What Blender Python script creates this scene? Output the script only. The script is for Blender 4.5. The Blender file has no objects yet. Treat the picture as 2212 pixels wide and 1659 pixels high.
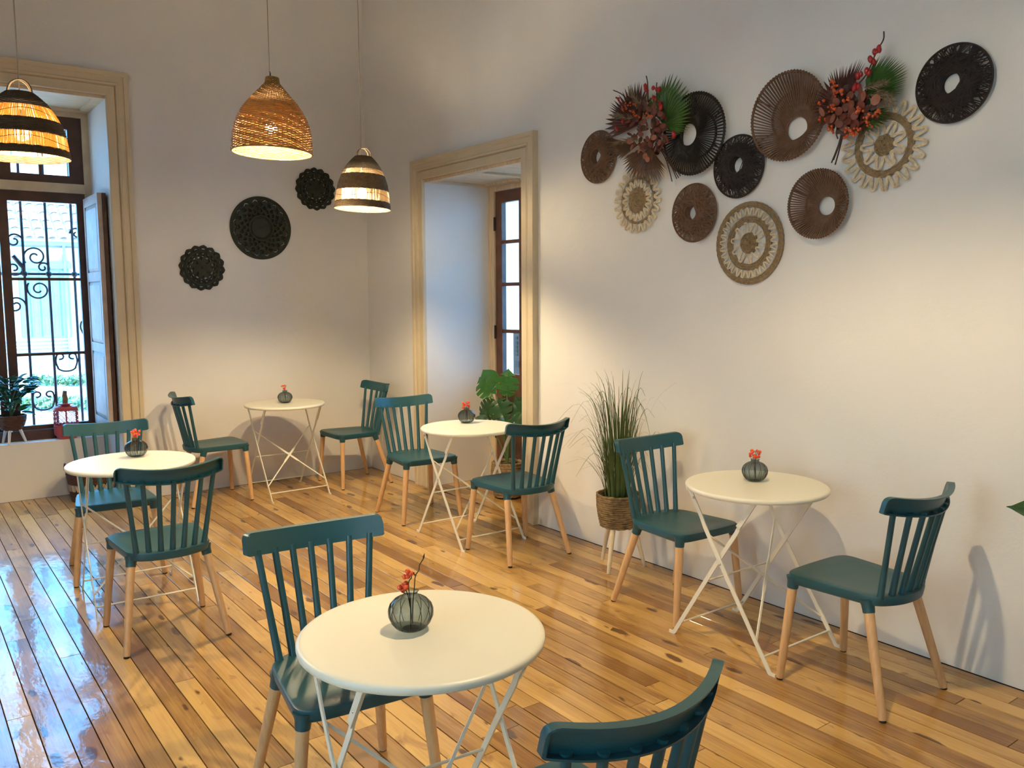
import bpy, bmesh, math, random
from mathutils import Vector, Matrix
random.seed(7)
S = bpy.context.scene
COL = S.collection
PI = math.pi

# ------------------------------------------------------------------ camera
CAM = Vector((-3.46677, -6.82561, 1.53458))
FPX, PITCH, ROLL, YAW = 1835.1, 0.10383, -0.00507, 0.63622
FW = Vector((math.sin(YAW)*math.cos(PITCH), math.cos(YAW)*math.cos(PITCH), -math.sin(PITCH)))
_r = Vector((math.cos(YAW), -math.sin(YAW), 0)); _u = _r.cross(FW)
RT = math.cos(ROLL)*_r + math.sin(ROLL)*_u
UP = -math.sin(ROLL)*_r + math.cos(ROLL)*_u
cd = bpy.data.cameras.new('camera'); cam = bpy.data.objects.new('camera', cd); COL.objects.link(cam)
cd.sensor_width = 36; cd.lens = FPX/2212*36; cd.clip_start = .05; cd.clip_end = 200
cam.matrix_world = Matrix(((RT.x, UP.x, -FW.x, CAM.x), (RT.y, UP.y, -FW.y, CAM.y), (RT.z, UP.z, -FW.z, CAM.z), (0, 0, 0, 1)))
S.camera = cam
def ray(u, v): return FW + (u-1106)/FPX*RT - (v-829.5)/FPX*UP
def on_x(u, v, X=0.): d = ray(u, v); return CAM + d*((X-CAM.x)/d.x)
def on_y(u, v, Y=0.): d = ray(u, v); return CAM + d*((Y-CAM.y)/d.y)
def on_z(u, v, Z=0.): d = ray(u, v); return CAM + d*((Z-CAM.z)/d.z)
def at_d(u, v, D): return CAM + ray(u, v)*D

# ------------------------------------------------------------------ world, sun, exposure
SKY_STRENGTH, SKY_COL = 12.0, (.10, .46, 1.0)
SUN_STRENGTH = 17.0
BULB = .72            # overall factor on the pendant bulbs
W = bpy.data.worlds.new('sky'); S.world = W; W.use_nodes = True
bg = W.node_tree.nodes['Background']; bg.inputs[0].default_value = (*SKY_COL, 1); bg.inputs[1].default_value = SKY_STRENGTH
sd = bpy.data.lights.new('sun', 'SUN'); sd.energy = SUN_STRENGTH; sd.angle = .01; sd.color = (1, .97, .93)
sun = bpy.data.objects.new('sun', sd); COL.objects.link(sun)
sun.rotation_euler = Vector((-.9, .15, -1.)).to_track_quat('-Z', 'Y').to_euler()
S.view_settings.view_transform = 'Standard'; S.view_settings.look = 'None'
S.view_settings.exposure = 0.10; S.view_settings.gamma = 1.0; S.view_settings.use_curve_mapping = False
S.cycles.use_denoising = True
S.cycles.sample_clamp_indirect = 6.0
S.cycles.max_bounces = 10; S.cycles.diffuse_bounces = 4; S.cycles.transparent_max_bounces = 24
S.cycles.caustics_reflective = False; S.cycles.caustics_refractive = False
XL_ = -5.55
def portal(name, loc, rot, sx, sy):
    l = bpy.data.lights.new(name, 'AREA'); l.shape = 'RECTANGLE'; l.size = sx; l.size_y = sy; l.cycles.is_portal = True
    o = bpy.data.objects.new(name, l); COL.objects.link(o); o.location = loc; o.rotation_euler = rot
portal('portal_window', (-2.72, .95, 1.7), (-PI/2, 0, 0), 1.5, 2.8)
for yy in (-5.2, -8.0): portal('portal_side_window', (XL_-.15, yy, 1.7), (0, -PI/2, 0), 2.7, 1.5)

# ------------------------------------------------------------------ materials
M = {}
def nt(name):
    m = bpy.data.materials.new(name); m.use_nodes = True; M[name] = m
    n = m.node_tree; return m, n, n.nodes, n.links, n.nodes['Principled BSDF']
def plain(name, col, rough=.5, metal=0., var=.0, vscale=8., bump=0., bscale=60., spec=.5, coat=0., trans_w=0., stretch=None):
    m, n, N, L, b = nt(name)
    b.inputs['Base Color'].default_value = (*col, 1); b.inputs['Roughness'].default_value = rough
    b.inputs['Metallic'].default_value = metal; b.inputs['Specular IOR Level'].default_value = spec
    b.inputs['Coat Weight'].default_value = coat
    vec = None
    if var or bump:
        tc = N.new('ShaderNodeTexCoord'); vec = tc.outputs['Object']
        if stretch:
            mp = N.new('ShaderNodeMapping'); mp.inputs['Scale'].default_value = stretch; L.new(vec, mp.inputs[0]); vec = mp.outputs[0]
    if var:
        t = N.new('ShaderNodeTexNoise'); t.inputs['Scale'].default_value = vscale; t.inputs['Detail'].default_value = 5
        L.new(vec, t.inputs['Vector'])
        r = N.new('ShaderNodeValToRGB'); r.color_ramp.elements[0].position = .3; r.color_ramp.elements[1].position = .7
        r.color_ramp.elements[0].color = (*[c*(1-var) for c in col], 1); r.color_ramp.elements[1].color = (*[min(1, c*(1+var)) for c in col], 1)
        L.new(t.outputs[0], r.inputs[0]); L.new(r.outputs[0], b.inputs['Base Color'])
    if bump:
        t = N.new('ShaderNodeTexNoise'); t.inputs['Scale'].default_value = bscale; t.inputs['Detail'].default_value = 6
        L.new(vec, t.inputs['Vector'])
        bp = N.new('ShaderNodeBump'); bp.inputs['Strength'].default_value = bump; bp.inputs['Distance'].default_value = .01
        L.new(t.outputs[0], bp.inputs['Height']); L.new(bp.outputs[0], b.inputs['Normal'])
    if trans_w:
        tr = N.new('ShaderNodeBsdfTranslucent'); tr.inputs[0].default_value = (*col, 1)
        mx = N.new('ShaderNodeMixShader'); mx.inputs[0].default_value = trans_w
        L.new(b.outputs[0], mx.inputs[1]); L.new(tr.outputs[0], mx.inputs[2]); L.new(mx.outputs[0], N['Material Output'].inputs[0])
    return m
def math_node(N, L, op, a, b=None):
    q = N.new('ShaderNodeMath'); q.operation = op
    for i, x in enumerate((a, b)):
        if x is None: continue
        if isinstance(x, (int, float)): q.inputs[i].default_value = x
        else: L.new(x, q.inputs[i])
    return q.outputs[0]

def plank_material():
    m, n, N, L, b = nt('pine_plank')
    geo = N.new('ShaderNodeNewGeometry'); oi = N.new('ShaderNodeObjectInfo')
    sc = N.new('ShaderNodeVectorMath'); sc.operation = 'SCALE'; sc.inputs[0].default_value = (37., 53., 11.); L.new(oi.outputs['Random'], sc.inputs['Scale'])
    add = N.new('ShaderNodeVectorMath'); L.new(geo.outputs['Position'], add.inputs[0]); L.new(sc.outputs[0], add.inputs[1])
    def noise(scale, s, det, dist=0.):
        mp = N.new('ShaderNodeMapping'); mp.inputs['Scale'].default_value = s; L.new(add.outputs[0], mp.inputs[0])
        t = N.new('ShaderNodeTexNoise'); t.inputs['Scale'].default_value = scale; t.inputs['Detail'].default_value = det; t.inputs['Distortion'].default_value = dist
        L.new(mp.outputs[0], t.inputs['Vector']); return t.outputs[0]
    big = noise(1., (7, 1.6, 1), 3, .8); grain = noise(1., (110, 3.2, 1), 4, .6); stain = noise(1., (16, 5, 1), 5, 1.2)
    r = N.new('ShaderNodeValToRGB'); e = r.color_ramp.elements
    e[0].position = .28; e[0].color = (.25, .115, .030, 1); e[1].position = .72; e[1].color = (.68, .42, .135, 1)
    k = e.new(.5); k.color = (.50, .285, .080, 1)
    tint = math_node(N, L, 'ADD', math_node(N, L, 'MULTIPLY', big, .65), math_node(N, L, 'MULTIPLY', grain, .35))
    tint = math_node(N, L, 'ADD', tint, math_node(N, L, 'MULTIPLY', math_node(N, L, 'SUBTRACT', oi.outputs['Random'], .5), .40))
    L.new(tint, r.inputs[0])
    # knots: sparse cells with dark cores and a halo
    mp = N.new('ShaderNodeMapping'); mp.inputs['Scale'].default_value = (9., 3.0, 0.); L.new(add.outputs[0], mp.inputs[0])
    wob = N.new('ShaderNodeTexNoise'); wob.inputs['Scale'].default_value = 14.; L.new(add.outputs[0], wob.inputs['Vector'])
    wv = N.new('ShaderNodeVectorMath'); wv.operation = 'SCALE'; wv.inputs['Scale'].default_value = .22; L.new(wob.outputs['Color'], wv.inputs[0])
    ad2 = N.new('ShaderNodeVectorMath'); L.new(mp.outputs[0], ad2.inputs[0]); L.new(wv.outputs[0], ad2.inputs[1])
    vo = N.new('ShaderNodeTexVoronoi'); vo.voronoi_dimensions = '2D'; vo.inputs['Scale'].default_value = 1.; L.new(ad2.outputs[0], vo.inputs['Vector'])
    sep = N.new('ShaderNodeSeparateColor'); L.new(vo.outputs['Color'], sep.inputs[0])
    gate = math_node(N, L, 'GREATER_THAN', sep.outputs[0], .70)
    size = math_node(N, L, 'MULTIPLY', math_node(N, L, 'POWER', sep.outputs[1], 2.), .15)
    mr = N.new('ShaderNodeMapRange'); mr.interpolation_type = 'SMOOTHSTEP'; mr.inputs[3].default_value = 1.; mr.inputs[4].default_value = 0.
    L.new(vo.outputs['Distance'], mr.inputs[0]); L.new(size, mr.inputs[1]); L.new(math_node(N, L, 'ADD', size, .08), mr.inputs[2])
    knot = math_node(N, L, 'MULTIPLY', mr.outputs[0], gate)
    mr2 = N.new('ShaderNodeMapRange'); mr2.inputs[1].default_value = .60; mr2.inputs[2].default_value = .72; L.new(stain, mr2.inputs[0])
    mix = N.new('ShaderNodeMix'); mix.data_type = 'RGBA'; L.new(math_node(N, L, 'MULTIPLY', mr2.outputs[0], .7), mix.inputs['Factor']); L.new(r.outputs[0], mix.inputs['A']); mix.inputs['B'].default_value = (.24, .10, .035, 1)
    mix2 = N.new('ShaderNodeMix'); mix2.data_type = 'RGBA'; L.new(math_node(N, L, 'MULTIPLY', knot, .92), mix2.inputs['Factor']); L.new(mix.outputs['Result'], mix2.inputs['A']); mix2.inputs['B'].default_value = (.085, .028, .010, 1)
    L.new(mix2.outputs['Result'], b.inputs['Base Color'])
    b.inputs['Roughness'].default_value = .40; b.inputs['Specular IOR Level'].default_value = .25
    b.inputs['Coat Weight'].default_value = .8; b.inputs['Coat Roughness'].default_value = .07; b.inputs['Coat IOR'].default_value = 1.55
    tb = N.new('ShaderNodeTexNoise'); tb.inputs['Scale'].default_value = 1.; tb.inputs['Detail'].default_value = 4
    mpb = N.new('ShaderNodeMapping'); mpb.inputs['Scale'].default_value = (26, 13, 1); L.new(add.outputs[0], mpb.inputs[0]); L.new(mpb.outputs[0], tb.inputs['Vector'])
    bp = N.new('ShaderNodeBump'); bp.inputs['Strength'].default_value = .11; bp.inputs['Distance'].default_value = .01
    L.new(tb.outputs[0], bp.inputs['Height']); L.new(bp.outputs[0], b.inputs['Normal']); L.new(bp.outputs[0], b.inputs['Coat Normal'])
plank_material()

def plaster(name, col):
    m, n, N, L, b = nt(name)
    tc = N.new('ShaderNodeTexCoord')
    a = N.new('ShaderNodeTexNoise'); a.inputs['Scale'].default_value = 1.3; a.inputs['Detail'].default_value = 6; L.new(tc.outputs['Object'], a.inputs['Vector'])
    r = N.new('ShaderNodeValToRGB'); r.color_ramp.elements[0].position = .35; r.color_ramp.elements[1].position = .65
    r.color_ramp.elements[0].color = (*[c*.955 for c in col], 1); r.color_ramp.elements[1].color = (*[min(1, c*1.02) for c in col], 1)
    L.new(a.outputs[0], r.inputs[0]); L.new(r.outputs[0], b.inputs['Base Color'])
    b.inputs['Roughness'].default_value = .8; b.inputs['Specular IOR Level'].default_value = .25
    t = N.new('ShaderNodeTexNoise'); t.inputs['Scale'].default_value = 5.; t.inputs['Detail'].default_value = 9; t.inputs['Roughness'].default_value = .62; L.new(tc.outputs['Object'], t.inputs['Vector'])
    bp = N.new('ShaderNodeBump'); bp.inputs['Strength'].default_value = .25; bp.inputs['Distance'].default_value = .02
    L.new(t.outputs[0], bp.inputs['Height']); L.new(bp.outputs[0], b.inputs['Normal'])
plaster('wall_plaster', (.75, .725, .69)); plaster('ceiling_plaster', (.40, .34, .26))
plain('trim_paint', (.60, .50, .34), .5, var=.06, vscale=5, bump=.08, bscale=40)
plain('raw_pine', (.66, .50, .31), .6, var=.18, vscale=6, stretch=(1, 12, 1))
plain('frame_brown', (.075, .030, .018), .42, var=.3, vscale=9, bump=.1, bscale=50)
plain('door_brown', (.14, .052, .022), .40, var=.3, vscale=8, bump=.1, bscale=50)
plain('shutter_grey', (.42, .36, .33), .55, var=.15, vscale=9)
plain('sub_floor', (.02, .012, .008), .9)
plain('teal_plastic', (.010, .074, .094), .36, bump=.06, bscale=260, spec=.6)
plain('beech', (.66, .40, .19), .45, var=.13, vscale=10, stretch=(8, 8, 1))
plain('black_rubber', (.01, .01, .01), .6)
plain('table_paint', (.80, .765, .63), .38)
plain('rivet_steel', (.65, .63, .6), .3, metal=1)
plain('berry', (.78, .075, .012), .25, coat=.4)
plain('twig', (.045, .022, .016), .6)
plain('iron', (.03, .03, .045), .5, metal=.3)
plain('wicker', (.33, .175, .052), .65, var=.25, vscale=30, trans_w=.05)
plain('straw', (.82, .55, .20), .6, var=.2, vscale=25, trans_w=.6)
plain('straw_pale', (.70, .58, .38), .6, var=.2, vscale=25, trans_w=.28)
plain('dark_weave', (.055, .035, .018), .75, var=.3, vscale=40)
plain('grey_weave', (.12, .082, .046), .75, var=.3, vscale=40)
plain('cord_beige', (.28, .22, .16), .7)
plain('brown_cord', (.150, .078, .046), .7, var=.2, vscale=60, bump=.3, bscale=300)
plain('black_cord', (.016, .012, .011), .7, var=.25, vscale=60, bump=.3, bscale=300)
plain('dark_rope', (.020, .014, .016), .7, var=.25, vscale=60, bump=.3, bscale=300)
plain('jute', (.29, .20, .105), .85, var=.3, vscale=70, bump=.5, bscale=300)
plain('jute_cream', (.72, .60, .41), .85, var=.2, vscale=70, bump=.5, bscale=300)
plain('carved_green', (.016, .021, .013), .75, var=.3, vscale=12, bump=.15, bscale=80)
plain('seagrass', (.25, .165, .075), .8, var=.4, vscale=45, bump=.5, bscale=200)
plain('basket_brown', (.085, .038, .026), .75, var=.4, vscale=35, bump=.4, bscale=160)
plain('basket_pale', (.34, .30, .25), .8, var=.2, vscale=35)
plain('pale_wood', (.72, .60, .42), .5, var=.1, vscale=8)
plain('white_wood', (.72, .68, .62), .5, var=.08, vscale=8)
plain('soil', (.03, .02, .014), .95, bump=.6, bscale=60)
plain('grass', (.075, .115, .035), .55, var=.4, vscale=10, trans_w=.25)
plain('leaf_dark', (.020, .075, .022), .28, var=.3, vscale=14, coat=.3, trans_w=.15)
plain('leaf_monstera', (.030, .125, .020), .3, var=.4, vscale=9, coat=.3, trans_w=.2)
plain('stalk', (.06, .12, .03), .5)
plain('fan_green', (.045, .115, .020), .5, var=.3, vscale=14, trans_w=.15)
plain('fan_red', (.055, .016, .013), .55, var=.35, vscale=18)
plain('fan_brown', (.075, .034, .016), .55, var=.4, vscale=14)
plain('eucalyptus', (.25, .085, .050), .6, var=.25, vscale=30)
plain('rust_leaf', (.14, .030, .016), .6, var=.3, vscale=30)
plain('rosehip', (.33, .012, .014), .4)
plain('orange_berry', (.55, .085, .016), .4)
plain('pampas', (.25, .185, .115), .9, var=.2, vscale=40)
plain('red_metal', (.50, .065, .060), .38, var=.12, vscale=10)
plain('candle_rope', (.24, .15, .08), .85, var=.3, vscale=50, bump=.5, bscale=120)
plain('facade', (.72, .74, .78), .8, var=.05, vscale=2)
plain('facade_warm', (.86, .75, .57), .8)  # only for the added bounce wall, warm to neutralise the blue fill
plain('facade_blue', (.30, .42, .55), .7, var=.1, vscale=3)
plain('clay_tile', (.62, .58, .55), .85, var=.25, vscale=6)
plain('gravel', (.60, .57, .52), .95, var=.2, vscale=2.5, bump=.5, bscale=40)
plain('hedge', (.10, .22, .10), .7, var=.4, vscale=6)
plain('white_wall', (.92, .78, .60), .8)
plain('notice_board', (.075, .042, .024), .6, var=.2, vscale=5)
plain('rib_glass', (.025, .034, .038), .2)
plain('notice_mark', (.028, .016, .011), .6)

def thin_glass(name, tint, edge, gl_rough=.02, ior=1.45):
    m, n, N, L, b = nt(name); N.remove(b)
    lw = N.new('ShaderNodeLayerWeight'); lw.inputs[0].default_value = .35
    mixc = N.new('ShaderNodeMix'); mixc.data_type = 'RGBA'; L.new(lw.outputs['Facing'], mixc.inputs['Factor'])
    mixc.inputs['A'].default_value = (*tint, 1); mixc.inputs['B'].default_value = (*edge, 1)
    t = N.new('ShaderNodeBsdfTransparent'); L.new(mixc.outputs['Result'], t.inputs[0])
    g = N.new('ShaderNodeBsdfGlossy'); g.inputs['Roughness'].default_value = gl_rough
    f = N.new('ShaderNodeFresnel'); gm = N.new('ShaderNodeNewGeometry')
    L.new(math_node(N, L, 'ADD', math_node(N, L, 'MULTIPLY', gm.outputs['Backfacing'], 1/ior-ior), ior), f.inputs[0])
    mx = N.new('ShaderNodeMixShader'); L.new(f.outputs[0], mx.inputs[0]); L.new(t.outputs[0], mx.inputs[1]); L.new(g.outputs[0], mx.inputs[2])
    L.new(mx.outputs[0], N['Material Output'].inputs[0])
thin_glass('pane_glass', (.97, .98, .98), (.9, .93, .93))
thin_glass('smoke_glass', (.58, .64, .65), (.06, .08, .09), .03, 1.5)
def emitter(name, col, s):
    m, n, N, L, b = nt(name); N.remove(b)
    e = N.new('ShaderNodeEmission'); e.inputs[0].default_value = (*col, 1); e.inputs[1].default_value = s
    L.new(e.outputs[0], N['Material Output'].inputs[0])

# ------------------------------------------------------------------ mesh helpers
class MB:
    def __init__(s): s.v = []; s.f = []
    def add(s, vs, fs):
        o = len(s.v); s.v += [tuple(v) for v in vs]; s.f += [tuple(i+o for i in f) for f in fs]; return s
    def box(s, a, b):
        (x0, y0, z0), (x1, y1, z1) = a, b
        x0, x1 = min(x0, x1), max(x0, x1); y0, y1 = min(y0, y1), max(y0, y1); z0, z1 = min(z0, z1), max(z0, z1)
        return s.add([(x0, y0, z0), (x1, y0, z0), (x1, y1, z0), (x0, y1, z0), (x0, y0, z1), (x1, y0, z1), (x1, y1, z1), (x0, y1, z1)],
                     [(0, 3, 2, 1), (4, 5, 6, 7), (0, 1, 5, 4), (1, 2, 6, 5), (2, 3, 7, 6), (3, 0, 4, 7)])
    def loft(s, rings, close=True, cap=True):
        n = len(rings[0]); o = len(s.v)
        for r in rings: s.v += [tuple(p) for p in r]
        for i in range(len(rings)-1):
            for j in range(n if close else n-1):
                a = o+i*n+j; b = o+i*n+(j+1) % n
                s.f.append((a, b, b+n, a+n))
        if cap:
            s.f.append(tuple(o+j for j in range(n))[::-1]); s.f.append(tuple(o+(len(rings)-1)*n+j for j in range(n)))
        return s
    def tube(s, path, rad, n=6, closed=False, cap=True):
        P = [Vector(p) for p in path]; k = len(P); rings = []
        ref = None
        for i in range(k):
            if closed: t = P[(i+1) % k]-P[i-1]
            else: t = P[min(i+1, k-1)]-P[max(i-1, 0)]
            t = t.normalized() if t.length > 1e-9 else Vector((0, 0, 1))
            if ref is None:
                ref = Vector((0, 0, 1)) if abs(t.z) < .9 else Vector((1, 0, 0))
            a = ref - t*ref.dot(t)
            if a.length < 1e-6: a = t.orthogonal()
            a.normalize(); ref = a; b = t.cross(a)
            r = rad[i] if isinstance(rad, (list, tuple)) else rad
            rings.append([P[i]+a*(r*math.cos(2*PI*j/n))+b*(r*math.sin(2*PI*j/n)) for j in range(n)])
        if closed:
            o = len(s.v)
            for r in rings: s.v += [tuple(p) for p in r]
            for i in range(k):
                for j in range(n):
                    a = o+i*n+j; b = o+i*n+(j+1) % n; c = o+((i+1) % k)*n+(j+1) % n; d = o+((i+1) % k)*n+j
                    s.f.append((a, b, c, d))
            return s
        return s.loft(rings, True, cap)
    def lathe(s, prof, n=32, center=(0, 0, 0), close_ends=False, fn=None):
        rings = []
        for (r, z) in prof:
            rings.append([(center[0]+r*(fn(a, z) if fn else 1)*math.cos(a), center[1]+r*(fn(a, z) if fn else 1)*math.sin(a), center[2]+z) for a in [2*PI*j/n for j in range(n)]])
        return s.loft(rings, True, close_ends)
    def ribbon(s, path, w, t, wdir):       # flat bar: width along wdir (made normal to path), thickness across
        P = [Vector(p) for p in path]; rings = []; k = len(P); nd = Vector(wdir).normalized()
        for i in range(k):
            tg = (P[min(i+1, k-1)]-P[max(i-1, 0)]).normalized()
            b = tg.cross(nd).normalized()
            rings.append([P[i]+nd*(sx*t/2)+b*(sy*w/2) for sx, sy in ((-1, -1), (1, -1), (1, 1), (-1, 1))])
        return s.loft(rings)
    def sphere(s, c, r, n=8, m=6, sz=1.):
        rings = []
        for i in range(1, m):
            a = PI*i/m
            rings.append([(c[0]+r*math.sin(a)*math.cos(2*PI*j/n), c[1]+r*math.sin(a)*math.sin(2*PI*j/n), c[2]-r*sz*math.cos(a)) for j in range(n)])
        o = len(s.v); s.loft(rings, True, False)
        bt = len(s.v); s.v.append((c[0], c[1], c[2]-r*sz)); s.v.append((c[0], c[1], c[2]+r*sz))
        e = o+(m-2)*n
        for j in range(n): s.f.append((bt, o+(j+1) % n, o+j)); s.f.append((bt+1, e+j, e+(j+1) % n))
        return s
    def mesh(s, name, mat, smooth=False):
        me = bpy.data.meshes.new(name); me.from_pydata(s.v, [], s.f)
        me.materials.append(M[mat])
        if smooth:
            me.polygons.foreach_set('use_smooth', [True]*len(me.polygons))
            try: me.set_sharp_from_angle(angle=math.radians(42))
            except Exception: pass
        me.update(); return me
    def build(s, name, mat, parent=None, smooth=False, fix=True):
        me = s.mesh(name, mat, smooth)
        if fix:
            b = bmesh.new(); b.from_mesh(me); bmesh.ops.recalc_face_normals(b, faces=b.faces); b.to_mesh(me); b.free()
        return link(name, me, parent)
def link(name, data, parent=None):
    o = bpy.data.objects.new(name, data); COL.objects.link(o); o.parent = parent; return o
def tag(o, label=None, cat=None, group=None, kind=None):
    if label: o['label'] = label
    if cat: o['category'] = cat
    if group: o['group'] = group
    if kind: o['kind'] = kind
    return o
def empty(name, loc=(0, 0, 0), rz=0., label=None, cat=None, group=None, kind=None):
    o = bpy.data.objects.new(name, None); COL.objects.link(o); o.empty_display_size = .1
    o.location = loc; o.rotation_euler = (0, 0, rz); return tag(o, label, cat, group, kind)
KIDS = {}
def kids(o): return [c for c in bpy.data.objects if c.parent == o]
def copy_tree(o, parent=None):
    ch = KIDS.get(o.name)
    if ch is None: ch = KIDS[o.name] = kids(o)
    c = o.copy(); COL.objects.link(c); c.parent = parent
    for k in ch: copy_tree(k, c)
    return c
def spline(pts, n, closed=False):
    P = [Vector(p) for p in pts]; k = len(P); out = []
    segs = k if closed else k-1
    for i in range(segs):
        p0 = P[(i-1) % k] if closed else P[max(i-1, 0)]; p1 = P[i]; p2 = P[(i+1) % k]; p3 = P[(i+2) % k] if closed else P[min(i+2, k-1)]
        for j in range(n):
            t = j/n
            out.append(.5*((2*p1)+(p2-p0)*t+(2*p0-5*p1+4*p2-p3)*t*t+(3*p1-p0-3*p2+p3)*t**3))
    if not closed: out.append(P[-1])
    return out
def by_arc(prof, n):
    # n stations (r, h) evenly spaced along the outline
    seg = [math.hypot(b[0]-a[0], b[1]-a[1]) for a, b in zip(prof, prof[1:])]; tot = sum(seg); out = []
    for k in range(n):
        d = tot*(k+.5)/n
        for i, L_ in enumerate(seg):
            if d <= L_ or i == len(seg)-1:
                t = min(1., d/L_); out.append((prof[i][0]+(prof[i+1][0]-prof[i][0])*t, prof[i][1]+(prof[i+1][1]-prof[i][1])*t)); break
            d -= L_
    return out, tot/n
def interp(tab, x):
    for (a, b), (c, d) in zip(tab, tab[1:]):
        if a <= x <= c: return b+(d-b)*(x-a)/(c-a) if c > a else b
    return tab[0][1] if x < tab[0][0] else tab[-1][1]

# ------------------------------------------------------------------ the room
XL, YF, ZC = -5.55, -9.3, 4.45
TH = .75
WX0, WX1, WTOP, SILL, NICHE, WY = -3.37, -2.07, 2.985, .437, .50, .66     # window niche
DY0, DY1, DTOP, DX = -2.275, -1.0, 2.435, .60                             # door niche
def structure(name): return empty(name, kind='structure')
mb = MB()
mb.box((0, DY1, 0), (TH, 0+TH, ZC)).box((0, YF, 0), (TH, DY0, ZC)).box((0, DY0, DTOP), (TH, DY1, ZC))
wr = mb.build('wall_right', 'wall_plaster'); tag(wr, 'white plaster wall on the right with hanging woven discs', 'wall', kind='structure')
mb = MB()
mb.box((WX1, 0, 0), (0, TH, ZC)).box((XL-.3, 0, 0), (WX0, TH, ZC)).box((WX0, 0, WTOP), (WX1, TH, ZC))
mb.box((WX0, NICHE, 0), (WX1, TH, SILL))
wb = mb.build('wall_back', 'wall_plaster'); tag(wb, 'white plaster back wall with the window niche and carved discs', 'wall', kind='structure')
mb = MB()
LW = [(-5.9, -4.5), (-8.7, -7.3)]
ys = [YF]+[v for a in reversed(LW) for v in a]+[0]
for i in range(0, len(ys), 2): mb.box((XL-.3, ys[i], 0), (XL, ys[i+1], ZC))
for a, b_ in LW: mb.box((XL-.3, a, 0), (XL, b_, .4)).box((XL-.3, a, 3.0), (XL, b_, ZC))
wl = mb.build('wall_left', 'wall_plaster'); tag(wl, 'white plaster wall out of view on the left with tall windows', 'wall', kind='structure')
wf = MB().box((XL-.3, YF-.3, 0), (TH, YF, ZC)).build('wall_front', 'wall_plaster'); tag(wf, 'white plaster wall behind the viewer', 'wall', kind='structure')
ce = MB().box((XL-.3, YF-.3, ZC), (TH, TH, ZC+.2)).build('ceiling', 'ceiling_plaster'); tag(ce, 'high ceiling above the room', 'ceiling', kind='structure')
fl = MB().box((XL-.3, YF-.3, -.12), (TH+.05, TH, -.020)).build('floor', 'sub_floor'); tag(fl, 'varnished knotty pine plank floor', 'floor', kind='structure')

PITCHW = .0822
def plank_mesh(name, x0, x1, y0, y1, z=0.):
    c = .0008; h = .018
    ring = lambda i, zz: [(x0+i, y0+i, zz), (x1-i, y0+i, zz), (x1-i, y1-i, zz), (x0+i, y1-i, zz)]
    m = MB().loft([ring(0, z-h), ring(0, z-c), ring(c, z)])
    return m
rnd = random.Random(11)
stuff = MB()
nst = int((0.56-XL)/PITCHW)+1
for i in range(nst):
    x1 = .58-i*PITCHW; x0 = x1-PITCHW+.0036
    ylo, yhi = YF, 0.
    segs = []
    y = YF+rnd.uniform(0, 1.2)-.6
    cuts = [YF]
    while y < -.5:
        y += rnd.uniform(1.3, 2.9)
        cuts.append(min(y, 0.))
    yend = NICHE if (WX0+.02 < x0 and x1 < WX1-.02) else 0.
    if x0 > -.01:
        if x1 > .575: continue
        cuts = [DY0+.002, -1.55+rnd.uniform(-.2, .2), DY1-.002]
    else:
        cuts = [c for c in cuts if c < yend-.35]+[yend-.006]
        if x1 > -.008: x1 = -.008
    for a, b_ in zip(cuts, cuts[1:]):
        if b_-a < .05: continue
        zz = rnd.uniform(-.0012, .0)
        m = plank_mesh('plank', x0, x1, a+.0012, b_-.0012, zz)
        if x1 > -3.85 and b_ > -5.9: m.build('plank', 'pine_plank', fl, fix=False)
        else: stuff.add(m.v, m.f)
tag(stuff.build('plank_rest', 'pine_plank', fl, fix=False), kind='stuff')

# casings (profiled): path of the opening, profile = (outward, off the wall)
PROF = [(0, .0), (0, .022), (.006, .028), (.058, .028), (.064, .020), (.070, .034), (.080, .038), (.086, .034), (.118, .034), (.124, .044), (.150, .046), (.152, .040), (.152, 0)]
def casing(name, path, outs, off, mat, label):
    # path: inner-edge corner points, outs: mitred outward unit vectors, off: direction off the wall
    rings = [[Vector(p)+Vector(o)*a+Vector(off)*d for a, d in PROF] for p, o in zip(path, outs)]
    o = MB().loft(rings).build(name, mat); return tag(o, label, 'trim', kind='structure')
casing('trim_1', [(WX1, 0, 0), (WX1, 0, WTOP), (WX0, 0, WTOP), (WX0, 0, 0)], [(1, 0, 0), (1, 0, 1.1), (-1, 0, 1.1), (-1, 0, 0)], (0, -1, 0), 'trim_paint', 'cream moulded casing around the window niche')
casing('trim_2', [(0, DY1, 0), (0, DY1, DTOP), (0, DY0, DTOP), (0, DY0, 0)], [(0, 1, 0), (0, 1, 1), (0, -1, 1), (0, -1, 0)], (-1, 0, 0), 'trim_paint', 'cream moulded casing around the doorway')
# panelled soffits
def soffit(name, x0, x1, y0, y1, z, cols, rows, mat, label):
    root = structure(name); tag(root, label, 'trim')
    MB().box((x0, y0, z-.006), (x1, y1, z-.001)).build('panel', mat, root)
    w = .07; t = .022
    for k in range(cols+1):
        xx = x0+(x1-x0-w)*k/cols; MB().box((xx, y0, z-t), (xx+w, y1, z-.006)).build('rail', mat, root)
    for k in range(rows+1):
        yy = y0+(y1-y0-w)*k/rows
        for c in range(cols):
            xa = x0+(x1-x0-w)*c/cols+w; xb = x0+(x1-x0-w)*(c+1)/cols
            MB().box((xa, yy, z-t), (xb, yy+w, z-.006)).build('rail', mat, root)
soffit('trim_3', WX0, WX1, .0, WY-.02, WTOP, 2, 1, 'raw_pine', 'bare timber panelled soffit of the window niche')
soffit('trim_4', .0, DX-.01, DY0, DY1, DTOP, 1, 2, 'raw_pine', 'bare pine panelled soffit of the doorway')

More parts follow.
